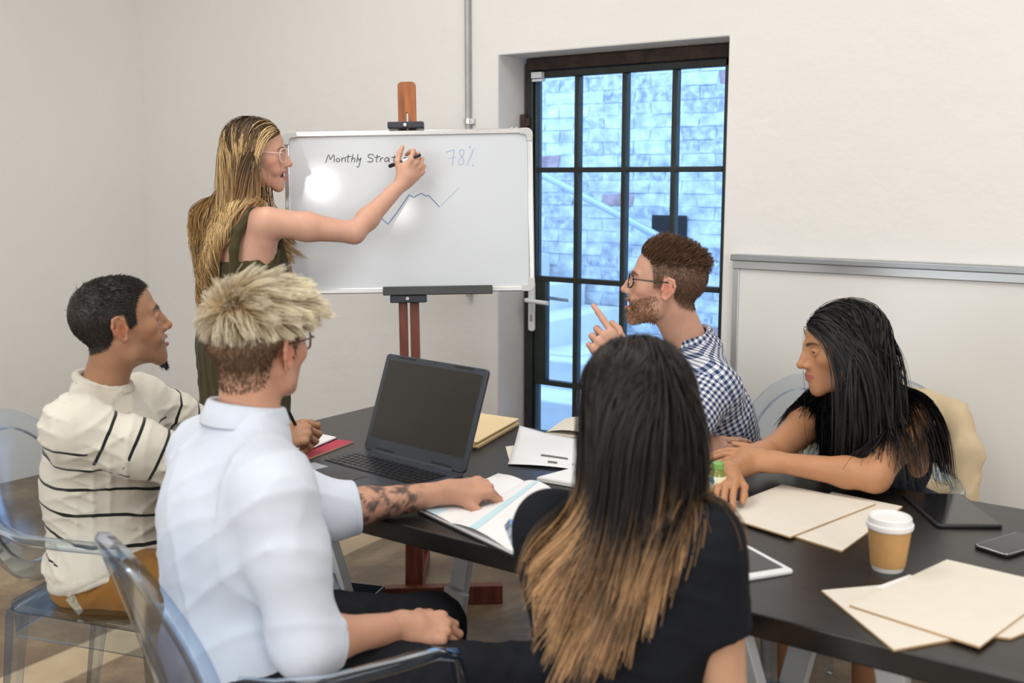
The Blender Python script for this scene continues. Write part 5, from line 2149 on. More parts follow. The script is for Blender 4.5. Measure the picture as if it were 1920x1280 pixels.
    B = SDF()
    B.el(hem + uh * .014 + f * .012, (.208, .162, .060), np.stack([l_, np.cross(uh, l_), uh], 1), .004)
    B.cut(hem - uh * .012, -uh, .3, .004)
    B.cut(hem + uh * .040, uh, .3, .004)
    Vb, Qb = sdf_mesh(B, .006)
    np_object('hem', Vb, Qb, M_rib, o)
    M_och = mat('ochre_brown_cotton', (.27, .125, .028), rough=.85, var=.14, scale=14, bump=.3, bscale=500, sheen=.1, spec=.2)
    tr = trousers(o, J, M_och, seed=4, g=.013, fold=.006)
    vt = np.empty(len(tr.data.vertices) * 3)
    tr.data.vertices.foreach_get('co', vt)
    q = front_point(vt.reshape(-1, 3), 141, 1136)
    nl = unit(C_O - q + UP * .2)
    ul = unit(np.cross(nl, UP) * .55 + UP * .8)
    MB().box(q + nl * .003, (.052, .026, .004), np.stack([ul, unit(np.cross(nl, ul)), nl], 1)).build('pocket_label', mat('grey_woven_label', (.42, .40, .30), rough=.8, var=.3, scale=120), o)
    shoes(o, J, mat('brown_leather', (.10, .05, .03), rough=.5), None)
    place_chair(hip * np.array((1, 1, 0)) + fwd * .045, fwd, '', True)
    # black pen in the writing hand
    w = J['wrR']
    pen = MB()
    a, b2 = at(541, 771, 2.935), at(572, 832, 3.02)
    ax = unit(b2 - a)
    pen.tube([a, a + ax * .004, a + ax * .10, a + ax * .125], [.0035, .0048, .0048, .0015], 10)
    po = pen.build('pen', M_black, None, smooth=True)
    tag(po, 'black pen held by the man in the striped sweater', 'pen')
    return o


man_striped()
# ---------------------------------------------------------------- blond man in the white shirt (near side, back to us)
def tattoo(V, c, el, wr):
    t, a, r = tube_coords(V, el, wr, (0, 0, 1))
    ln = np.linalg.norm(wr - el)
    x, y = t / .016, a / .42
    n1 = np.sin(x * 1.9 + 1.7 * np.sin(y * 1.3)) + np.sin(y * 2.3 + 1.5 * np.sin(x * 1.1 + 1)) + .8 * np.sin(x * 3.7 - y * 2.9) + .6 * np.sin(x * 6.1 + y * 5.3)
    houses = ((np.floor(x * .8) % 3 == 0) & (np.sin(y * 2.1) > .2)).astype(float)
    k = np.clip((n1 + .35 - houses * 1.6) / .8, 0, 1)
    fade = np.clip((t - .02) / .02, 0, 1) * np.clip((ln * .80 - t) / .04, 0, 1) * (r < .07)
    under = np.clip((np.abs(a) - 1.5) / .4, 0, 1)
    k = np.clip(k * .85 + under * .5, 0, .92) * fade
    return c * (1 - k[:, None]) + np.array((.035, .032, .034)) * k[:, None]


def man_white():
    J = joints(neck=at(462, 782, 2.08), shR=at(512, 915, 1.95), shL=at(388, 842, 2.27),
               elR=at(575, 1205, 1.96), wrR=at(752, 1172, 2.12), elL=at(622, 958, 2.40), wrL=at(842, 922, 2.49))
    hip = at(452, 1240, 2.16)
    fwd = dirv(.92, .38)
    r_ = np.cross(fwd, UP)
    knL, knR = at(812, 1172, 2.42), at(985, 1275, 2.16)
    legs(J, hip, r_, knL, knR, fwd)
    T = Frame(at(482, 642, 2.08), dirv(.46, .88, .05), scale=1.03).roll(4)
    hand = dict(L=dict(fwd=dirv(.93, .32, .02), dorsal=dirv(-.05, -.35, 1), curls=[(42, 62, 35), (50, 66, 38), (55, 66, 40), (58, 66, 40)],
                       thumb=[(.75, .62, -.35), (.35, .90, -.35), (.15, .95, -.35)], spread=3),
                R=dict(fwd=dirv(.90, .30, -.22), dorsal=dirv(.15, -.45, .9), curls=[(30, 40, 25), (34, 46, 25), (38, 50, 28), (42, 52, 30)],
                       thumb=[(.70, .60, -.4), (.40, .85, -.35), (.2, .9, -.4)], spread=3))
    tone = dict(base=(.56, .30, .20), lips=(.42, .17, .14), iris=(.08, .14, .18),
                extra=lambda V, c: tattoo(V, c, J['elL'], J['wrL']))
    o, V, Q, S = person_mesh('blond man in white shirt with tattooed forearm seated with back to camera', J, T, tone, dict(jaw=1.02), hand,
                             dict(g=-.012), neck_r=(.060, .056),
                             colour=dict(scalp_col=(.24, .145, .085), brow_col=(.16, .09, .05), ruddy=.10, scalp_soft=.025))
    hl = dict(lo=np.array((.085, .048, .026)), mid=np.array((.56, .40, .20)), hi=np.array((.92, .84, .64)))

    def lens(L, g):
        top = np.clip((L[:, 2] - .028) / .035, 0, 1)
        return (.006 + .044 * top) * g.uniform(.7, 1.15, len(L))

    def dirs(L, n, g):
        top = np.clip((L[:, 2] - .02) / .04, 0, 1)[:, None]
        crown = np.array((.005, -.062, .085))
        away = L - crown
        away /= np.maximum(np.linalg.norm(away, axis=1, keepdims=True), 1e-6)
        sw = np.cross(away, np.array((0, -.4, .9)))
        side = n * .45 + np.array((0, .1, -1.0))
        return side * (1 - top) + top * (away * .85 + n * .30 + sw * .50 + np.array((.18, .35, .12))) + g.normal(0, .09, n.shape)

    def cols(L, t, g):
        top = np.clip((L[:, 2] - .010) / .045 + g.normal(0, .12, len(L)), 0, 1)[:, None, None]
        frontx = np.clip((L[:, 0] + .01) / .05 + L[:, 1] / .12, 0, 1)[:, None, None]
        a = hl['lo'] * (1 - top) + hl['mid'] * top
        b2 = hl['lo'] * 1.6 * (1 - top) + (hl['hi'] * (.75 + .25 * frontx)) * top
        tt = t[None, :, None]
        return (a * (1 - tt) + b2 * tt) * g.uniform(.72, 1.2, (len(L), 1, 1))
    short_hair(V, Q, T, 8500, lens, dirs, 5, cols, .00125, M_hairmatte, o, shift=-.018, clumps=240, clamt=.72,
               curve=lambda L, g: np.where(L[:, 2:3] > .03, np.array((.30, .10, -.25)), np.array((0, 0, -.2))) + g.normal(0, .15, (len(L), 3)), seed=12)
    glasses(o, T, mat('tortoise_frame', (.12, .045, .015), rough=.25, var=.7, scale=90), lens=True)
    # shirt
    sm, R = torso_frame(J)
    l_, f, u = R[:, 0], R[:, 1], R[:, 2]
    C = SDF()
    add_torso(C, J, g=.014, w=1.12, d=1.2, belly=1.14, hips=1.08, shr=.052, k=.07)
    C.el(sm - u * .10 - f * .035, (.165, .10, .17), R, .06)
    add_arm(C, J['shL'], J['elL'], J['wrL'], (.066, .060, .056, .056, .05), .004, .03, .20)
    add_arm(C, J['shR'], J['elR'], J['wrR'], (.070, .066, .058, .056, .05), .004, .03, .28)
    cuffs = []
    for s, tt in (('L', .20), ('R', .22)):
        ax = unit(J['wr' + s] - J['el' + s])
        e = J['el' + s] + (J['wr' + s] - J['el' + s]) * tt
        C.cut(e, ax, .09)
        cuffs.append((e, ax))
    nk = unit(T.p(0, -.02, -.05) - J['neck'])
    C.rc(J['neck'] - UP * .05, J['neck'] + nk * .015, .080, .068, .03)
    C.cut(J['neck'] + nk * .022, nk, .085)
    C.rc(J['neck'] - UP * .02, J['neck'] + nk * .08, .060, .060, .004, 's')
    C.cut(J['hip'] - u * .06, -u, .3, .006)
    lo, hi = C.bounds()
    ar = unit(J['elR'] - J['shR'])
    C.disp(folds([(ar + l_ * .5, 30, .9), (u * .5 + l_, 26, 1.0), (u - l_ * .5 + f * .4, 40, .5), (l_ - u * .35, 34, .9)], .0060, 1, 21), lo, hi)
    V2, Q2 = sdf_mesh(C, .006)
    M_sh = mat('white_cotton_shirt', (.63, .69, .79), rough=.8, var=.015, scale=30, bump=.12, bscale=700, sheen=.1, spec=.2)
    sh = np_object('shirt', V2, Q2, M_sh, o)
    for e, ax in cuffs:
        B = SDF()
        a, b2 = e - ax * .062, e + ax * .004
        B.rc(a, b2, .0640, .0610, .004)
        B.cut(b2, ax, .1, .006)
        B.cut(a, -ax, .1, .006)
        B.rc(e - ax * .01, e + ax * .05, .049, .049, .003, 's')
        lo, hi = B.bounds()
        B.disp(folds([(ax, 130, 1.0), (l_ + u, 50, .6)], .003, 1, 5), lo, hi)
        Vb, Qb = sdf_mesh(B, .004)
        np_object('rolled_cuff', Vb, Qb, M_sh, sh)
    # collar: stand and fall, highest at the nape
    fw = T.d(0, 1, 0) * np.array((1, 1, 0))
    fw = unit(fw * .5 + fwd * .5)
    rt = np.cross(fw, UP)
    base = J['neck'] + nk * .002
    vs, nseg = [], 44
    prof = ((.066, -.006), (.0645, .020), (.0655, .042), (.0690, .048), (.0740, .044), (.0800, .024), (.0860, .000), (.0845, -.006), (.0760, .018), (.0705, .030), (.0700, .0))
    aa = np.linspace(-math.pi * .93, math.pi * .93, nseg)
    for a in aa:
        d = -fw * math.cos(a) + rt * math.sin(a)
        back = .5 + .5 * math.cos(a)
        for r, h in prof:
            rr = r * (1.0 + .02 * math.sin(3 * a))
            vs.append(base + d * rr + nk * (h * (.62 + .25 * back) - .016 * (1 - back)) - fw * .004)
    m_ = len(prof)
    F = [(i * m_ + j, i * m_ + (j + 1) % m_, (i + 1) * m_ + (j + 1) % m_, (i + 1) * m_ + j) for i in range(nseg - 1) for j in range(m_)]
    np_object('collar', np.array(vs), np.array(F), M_sh, sh)
    M_bl = mat('black_cotton', (.012, .013, .017), rough=.85, var=.15, scale=20, bump=.2, bscale=500, spec=.2)
    trousers(o, J, M_bl, seed=8, g=.014, fold=.005)
    shoes(o, J, M_blackp)
    cf = dirv(.80, .60)
    place_chair((J['hip'] + C_R * .15 - _f0 * .03) * np.array((1, 1, 0)), cf, 'clear plastic armchair under the blond man in the white shirt, nearest camera')
    return o


man_white()
# ---------------------------------------------------------------- long haired woman in the black tee (near side, back to us)
def woman_tee():
    J = joints(neck=at(1195, 925, 1.77), shL=at(1030, 992, 1.84), shR=at(1325, 1020, 1.70),
               elL=at(1040, 1290, 1.99), wrL=at(1090, 1290, 2.20), elR=at(1362, 1325, 1.73), wrR=at(1300, 1370, 1.95))
    fwd = dirv(.42, .9)
    r_ = np.cross(fwd, UP)
    sm = (J['shL'] + J['shR']) / 2
    hip = sm * np.array((1, 1, 0)) - fwd * .04 + UP * .52
    legs(J, hip, r_, hip + fwd * .41 - r_ * .09 - UP * .01, hip + fwd * .41 + r_ * .09 - UP * .01, fwd)
    J['wrL'] = J['knL'] - fwd * .12 + UP * .10 + r_ * .02
    J['wrR'] = J['knR'] - fwd * .10 + UP * .10
    J['elL'] = (J['shL'] + J['wrL']) / 2 - UP * .12 - fwd * .06 - r_ * .01
    T = Frame(at(1192, 762, 1.76), dirv(-.30, .95, .02), scale=.97).roll(0)
    hand = {s: dict(fwd=fwd - UP * .15, dorsal=UP, curls=RELAX, fine=False) for s in 'LR'}
    tone = dict(base=(.54, .315, .20), lips=(.42, .17, .15))
    o, V, Q, S = person_mesh('woman with long brown balayage hair in a black tee seen from behind', J, T, tone, dict(fem=True, jaw=.92), hand,
                             dict(g=-.012, w=.86, d=.88, bust=.9, shr=.038), neck_r=(.047, .045), arm_r=(.044, .041, .034, .035, .024), leg_r=(.078, .052, .052, .034), res=.0065,
                             colour=dict(scalp_col=(.03, .02, .015), ruddy=.08, scalp_soft=.004))
    sm, R = torso_frame(J)
    l_, f, u = R[:, 0], R[:, 1], R[:, 2]
    C = SDF()
    for s in 'LR':
        ax = unit(J['el' + s] - J['sh' + s])
        C.rc(J['sh' + s] - ax * .01, J['sh' + s] + ax * .20, .056, .0575, .02)
        e = J['sh' + s] + ax * (.150 if s == 'R' else .13)
        C.cut(e, unit(ax + (l_ * .12 if s == 'R' else 0)), .14)
        C.rc(e - ax * .012, e + ax * .05, .0480, .0485, .003, 's')
    add_torso(C, J, g=.006, w=.93, d=.92, hips=1.0, bust=.9, shr=.044, k=.035)
    C.cut(J['neck'] + UP * .004, UP, .08)
    C.rc(J['neck'] - UP * .02, J['neck'] + UP * .07, .058, .062, .004, 's')
    C.cut(J['hip'] - u * .07, -u, .3, .006)
    lo, hi = C.bounds()
    C.disp(folds([(u + l_ * .4, 40, 1.0), (u - l_ * .7, 55, .7)], .005, 1, 31), lo, hi)
    V2, Q2 = sdf_mesh(C, .0055)
    M_tee = mat('black_jersey', (.0095, .011, .0145), rough=.9, var=.12, scale=24, bump=.1, bscale=900, spec=.15)
    np_object('tee_shirt', V2, Q2, M_tee, o)
    trousers(o, J, mat('dark_denim', (.02, .026, .045), rough=.85, var=.2, scale=60), seed=9, g=.012, leg_r=(.080, .054, .054, .038))
    shoes(o, J, M_whitemetal)
    # hair
    g = np.random.default_rng(41)
    n = 10000
    p, nr = roots_on(V, Q, T, n, -.012, lambda L: (L[:, 1] < .085) * 1.0, g)
    L = T.inv(p)
    coll = SDF()
    head_collider(coll, T)
    coll.rc(J['neck'] - UP * .03, T.p(0, -.02, -.05), .052, .050, .02)
    add_torso(coll, J, g=.010, w=.93, d=.92, shr=.046, k=.06)
    for s in 'LR':
        coll.rc(J['sh' + s], J['el' + s], .052, .05, .03)
    top = np.clip((L[:, 2:3] - .03) / .06, 0, 1)
    d = comb(T, L, nr, .006, .45)
    layer = g.random(n)
    xr = L[:, 0] / .075
    ln = .345 - .125 * np.clip(xr, -.3, .4) - .22 * np.clip(xr - .35, 0, 1) + .045 * top[:, 0] + g.uniform(-.075, .025, n)
    S_ = 15
    turn = np.concatenate([[0, .08, .16, .26, .36], np.full(S_ - 5, .42)])
    left = -C_R
    goes_left = np.clip(.55 - .75 * xr + g.normal(0, .25, n), 0, 1.2)[:, None]

    over = ((L[:, 0] < -.015) & (g.random(n) < .30))[:, None] * 1.0
    ln = np.where(over[:, 0] > 0, ln * .84, ln)

    def drift(q, t):
        k = np.clip((J['neck'][2] + .09 - q[:, 2]) / .14, 0, 1)[:, None]
        return k * (left * (.06 + .30 * goes_left) - fwd * .22) + k * over * (left * .75 + fwd * .25) - left * np.clip(((q - J['neck']) @ left - .150) / .03, 0, 1)[:, None] * 1.1
    P = grow(p, d, ln, S_, coll, .003 + .0112 * layer, (0, 0, -1.0), turn, .020, g, drift, T.o[2] + .012)
    ok = tidy(P, T, .106, .13)
    P, L, top, n = P[ok], L[ok], top[ok], int(ok.sum())
    P, near = clump(P, 260, .55, 1.6, g)
    t = np.linspace(0, 1, S_)
    root = np.array((.0105, .0066, .0048))
    tip = np.array((.46, .265, .125))
    lock = np.random.default_rng(5).random(n)[near]
    bal = np.clip((t[None] - (.50 + .30 * lock[:, None])) / .26, 0, 1)[..., None] * (.35 + .65 * (np.random.default_rng(6).random(n)[near] > .38))[:, None, None]
    col = (root * (1 - bal) + tip * bal) * g.uniform(.8, 1.25, (n, 1, 1))
    ribbons('hair', P, .0011 * (1 - .7 * t ** 3), col, M_hair, o, T.o - UP * .03 + T.d(0, -.01, 0), g=g)
    # pale scalp line of the parting
    cfwd = dirv(1, .12)
    place_chair(at(952, 1050, 1.79) * np.array((1, 1, 0)) + cfwd * .385 + _f0 * .13, cfwd, 'clear plastic armchair under the woman in the black tee')
    return o


woman_tee()
# ---------------------------------------------------------------- bearded man in the gingham shirt (far side, in profile)
def gingham_mat():
    m = attr_mat('blue_white_gingham', rough=.85, bump=.15, bscale=800, sheen=.1, spec=.2)
    nt, N, L, b = nodes_of(m)
    a = N.new('ShaderNodeAttribute')
    a.attribute_name = 'pat'
    sp = N.new('ShaderNodeSeparateXYZ')
    L.new(a.outputs['Vector'], sp.inputs[0])
    outs = []
    for ax in 'XY':
        d = N.new('ShaderNodeMath')
        d.operation = 'DIVIDE'
        L.new(sp.outputs[ax], d.inputs[0])
        d.inputs[1].default_value = .0150
        f = N.new('ShaderNodeMath')
        f.operation = 'FRACT'
        L.new(d.outputs[0], f.inputs[0])
        q = N.new('ShaderNodeMath')
        q.operation = 'LESS_THAN'
        L.new(f.outputs[0], q.inputs[0])
        q.inputs[1].default_value = .5
        outs.append(q.outputs[0])
    ad = N.new('ShaderNodeMath')
    ad.operation = 'ADD'
    L.new(outs[0], ad.inputs[0])
    L.new(outs[1], ad.inputs[1])
    hf = N.new('ShaderNodeMath')
    hf.operation = 'MULTIPLY'
    L.new(ad.outputs[0], hf.inputs[0])
    hf.inputs[1].default_value = .5
    rp = N.new('ShaderNodeValToRGB')
    rp.color_ramp.interpolation = 'CONSTANT'
    rp.color_ramp.elements[0].color = (.72, .73, .75, 1)
    rp.color_ramp.elements[1].position = .8
    rp.color_ramp.elements[1].color = (.016, .034, .105, 1)
    k = rp.color_ramp.elements.new(.3)
    k.color = (.26, .30, .40, 1)
    L.new(hf.outputs[0], rp.inputs['Fac'])
    L.new(rp.outputs['Color'], b.inputs['Base Color'])
    return m


def wrap_coords(cor, cen, a, b2, ref, rad):
    """Corner coordinates round and along the bone a-b, unwrapped face by face."""
    t, an, _ = tube_coords(cor, a, b2, ref)
    _, ac, _ = tube_coords(cen, a, b2, ref)
    dlt = an - ac[:, None]
    dlt = (dlt + math.pi) % (2 * math.pi) - math.pi
    return t, (ac[:, None] + dlt) * rad


def face_roots(V, Q, T, n, mask, g):
    A = V[Q]
    c = A.mean(1)
    L = T.inv(c)
    nrm = np.cross(A[:, 2] - A[:, 0], A[:, 3] - A[:, 1])
    ar = np.linalg.norm(nrm, axis=1)
    nrm /= np.maximum(ar, 1e-12)[:, None]
    w = ar * mask(L)
    pk = g.choice(len(Q), n, p=w / w.sum())
    uv = g.random((n, 2))
    B = A[pk]
    p = (B[:, 0] * (1 - uv[:, :1]) + B[:, 1] * uv[:, :1]) * (1 - uv[:, 1:]) + (B[:, 3] * (1 - uv[:, :1]) + B[:, 2] * uv[:, :1]) * uv[:, 1:]
    return p, nrm[pk]


def man_gingham():
    J = joints(neck=at(1296, 640, 3.14), shL=at(1338, 728, 2.99), shR=at(1236, 692, 3.30),
               elL=at(1238, 852, 2.87), wrL=at(1162, 690, 2.86), elR=at(1196, 868, 3.16), wrR=at(1296, 846, 2.99))
    fwd = dirv(-.80, -.55)
    r_ = np.cross(fwd, UP)
    hip = at(1395, 935, 3.26)
    legs(J, hip, r_, hip + fwd * .43 - r_ * .10 - UP * .03, hip + fwd * .43 + r_ * .10 - UP * .03, fwd)
    T = Frame(at(1249, 532, 3.09), dirv(-.965, .20, .12), scale=1.02)
    pt_ = dirv(-.72, .10, .62)
    hand = dict(L=dict(fwd=dirv(-.50, .05, .80), dorsal=dirv(.15, -.97, .1), curls=[(16, 8, 6), (62, 84, 50), (66, 86, 52), (68, 86, 52)],
                       thumb=[(.60, .70, -.45), (.25, .9, -.5), (-.1, .9, -.6)], spread=2, scale=1.04),
                R=dict(fwd=dirv(.86, -.28, .10), dorsal=dirv(-.2, -.8, .5), curls=[(18, 24, 15), (20, 26, 16), (24, 28, 18), (28, 30, 20)], spread=3))
    tone = dict(base=(.56, .315, .225), lips=(.42, .16, .14), iris=(.08, .10, .06))
    brown = np.array((.075, .040, .022))
    o, V, Q, S = person_mesh('bearded man in blue gingham shirt and dark glasses pointing towards the whiteboard', J, T, tone, dict(mouth=.010, smile=.4, jaw=1.05, chin=.002), hand,
                             dict(g=-.012), neck_r=(.060, .057),
                             colour=dict(scalp_col=(.17, .095, .06), brow_col=(.06, .03, .018), stubble=.42, stub_col=(.27, .135, .07), ruddy=.14, brow_w=1.2, scalp_soft=.02))

    def lens(L, g):
        top = np.clip((L[:, 2] - .045) / .02, 0, 1)
        fr = np.clip((L[:, 1] + .02) / .08, 0, 1)
        return (.0055 + top * (.016 + .018 * fr)) * g.uniform(.75, 1.15, len(L))

    def dirs(L, n, g):
        top = np.clip((L[:, 2] - .035) / .03, 0, 1)[:, None]
        return (n * .5 + np.array((0, -.25, -.8))) * (1 - top) + top * (n * .55 + np.array((.0, -.35, .75))) + g.normal(0, .17, n.shape)

    def cols(L, t, g):
        c = brown * g.uniform(.6, 1.7, (len(L), 1, 1)) * (1 + .7 * t[None, :, None])
        return c
    short_hair(V, Q, T, 7000, lens, dirs, 5, cols, .0011, M_hairmatte, o, clumps=240, clamt=.5, seed=21,
               curve=lambda L, g: np.where(L[:, 2:3] > .045, np.array((0, -.35, -.05)), np.array((0, 0, -.2))) + g.normal(0, .12, (len(L), 3)))
    g = np.random.default_rng(8)

    def bm(L):
        edge = -.030 - np.clip(L[:, 1] - .03, 0, .1) * .42
        m = (L[:, 2] < edge) & (L[:, 1] > .004) & (L[:, 2] > -.135) & (np.abs(L) < .15).all(1)
        lip = (np.abs(L[:, 0]) < .027) & (np.abs(L[:, 2] + .070) < .013) & (L[:, 1] > .082)
        under = np.clip((L[:, 2] + .125) / .02, 0, 1) * np.clip((L[:, 1] - .004) / .02, .1, 1)
        mous = ((np.abs(L[:, 2] + .053) < .006) & (np.abs(L[:, 0]) < .028) & (L[:, 1] > .09)) * .8
        return (m & ~lip) * under + mous
    p, nr = face_roots(V, Q, T, 2200, bm, g)
    d = nr * .6 + T.d(0, .25, -.9) + g.normal(0, .25, nr.shape)
    ln = g.uniform(.0025, .0055, len(p))[:, None, None]
    t = np.linspace(0, 1, 3)[None, :, None]
    P = p[:, None] + d[:, None] * ln * t
    strands('beard', P, np.array((.00055, .0005, .0003)), np.array((.26, .13, .065)) * g.uniform(.5, 1.5, (len(p), 1, 1)) * np.ones((1, 3, 1)), M_hairmatte, o)
    glasses(o, T, mat('black_brown_frame', (.015, .010, .008), rough=.25, var=.4, scale=60), h=.019, z=.002)
    sm, R = torso_frame(J)
    l_, f, u = R[:, 0], R[:, 1], R[:, 2]
    C = SDF()
    add_torso(C, J, g=.012, w=1.02, d=1.10, belly=1.10, shr=.050, k=.06)
    C.el(sm - u * .10 - f * .03, (.155, .09, .16), R, .06)
    for s in 'LR':
        add_arm(C, J['sh' + s], J['el' + s], J['wr' + s], (.064, .060, .052, .050, .040), .004, .03, .90 if s == 'L' else .85)
        ax = unit(J['wr' + s] - J['el' + s])
        C.cut(J['el' + s] + (J['wr' + s] - J['el' + s]) * (.72 if s == 'L' else .82), ax, .09)
    nk = unit(T.p(0, -.02, -.05) - J['neck'])
    C.rc(J['neck'] - UP * .05, J['neck'] + nk * .012, .078, .066, .03)
    C.cut(J['neck'] + nk * .020, nk, .085)
    C.rc(J['neck'] - UP * .02, J['neck'] + nk * .08, .060, .060, .004, 's')
    C.cut(J['hip'] - u * .06, -u, .3, .006)
    lo, hi = C.bounds()
    ar = unit(J['elL'] - J['shL'])
    C.disp(folds([(ar + u * .5, 55, 1.0), (u + f * .7, 45, .8), (u - l_ * .6, 60, .6)], .006, 1, 41), lo, hi)
    V2, Q2 = sdf_mesh(C, .006)
    cor = V2[Q2]
    cen = cor.mean(1)
    cls = np.zeros(len(Q2), int)
    segs = [(J['shL'], J['elL'], 1), (J['elL'], J['wrL'], 2), (J['shR'], J['elR'], 3), (J['elR'], J['wrR'], 4)]
    for a, b2, i in segs:
        ax = b2 - a
        h = ((cen - a) @ ax) / (ax @ ax)
        dd = np.linalg.norm(cen - a - np.clip(h, 0, 1)[:, None] * ax, axis=1)
        cls = np.where((dd < .074) & (h > (.06 if i in (1, 3) else -.1)), i, cls)
    pat = np.zeros((len(Q2), 4, 3))
    tt, aa = wrap_coords(cor, cen, J['hip'], sm, f, .15)
    pat[..., 0], pat[..., 1] = tt, aa
    for a, b2, i in segs:
        tt, aa = wrap_coords(cor, cen, a, b2, u, .062)
        m = (cls == i)[:, None]
        pat[..., 0] = np.where(m, tt, pat[..., 0])
        pat[..., 1] = np.where(m, aa, pat[..., 1])
    M_g = gingham_mat()
    sh = np_object('shirt', V2, Q2, M_g, o, corner=pat)
    fw = unit(T.d(0, 1, 0) * np.array((1, 1, 0)) * .6 + fwd * .4)
    rt = np.cross(fw, UP)
    base = J['neck'] + nk * .000
    vs, nseg = [], 40
    prof = ((.064, -.006), (.0625, .020), (.0635, .040), (.0670, .047), (.0720, .043), (.0790, .020), (.0850, -.004), (.0830, -.010), (.0740, .015), (.0685, .030), (.068, .0))
    for a in np.linspace(-math.pi * .90, math.pi * .90, nseg):
        d = -fw * math.cos(a) + rt * math.sin(a)
        back = .5 + .5 * math.cos(a)
        for r, h in prof:
            vs.append(base + d * r + nk * (h * (.75 + .25 * back) - .030 * (1 - back)) - fw * .004)
    vs = np.array(vs)
    m_ = len(prof)
    F = np.array([(i * m_ + j, i * m_ + (j + 1) % m_, (i + 1) * m_ + (j + 1) % m_, (i + 1) * m_ + j) for i in range(nseg - 1) for j in range(m_)])
    cor = vs[F]
    tt, aa = wrap_coords(cor, cor.mean(1), base, base + nk, fw, .07)
    pc_ = np.stack([tt, aa, np.zeros_like(tt)], -1)
    np_object('collar', vs, F, M_g, sh, corner=pc_)
    trousers(o, J, mat('navy_chinos', (.03, .035, .05), rough=.85, var=.12), seed=13, g=.014)
    shoes(o, J, M_blackp)
    place_chair(J['hip'] * np.array((1, 1, 0)) + fwd * .03 - C_R * .04, fwd, 'clear plastic armchair behind the man in the gingham shirt')
    return o


man_gingham()
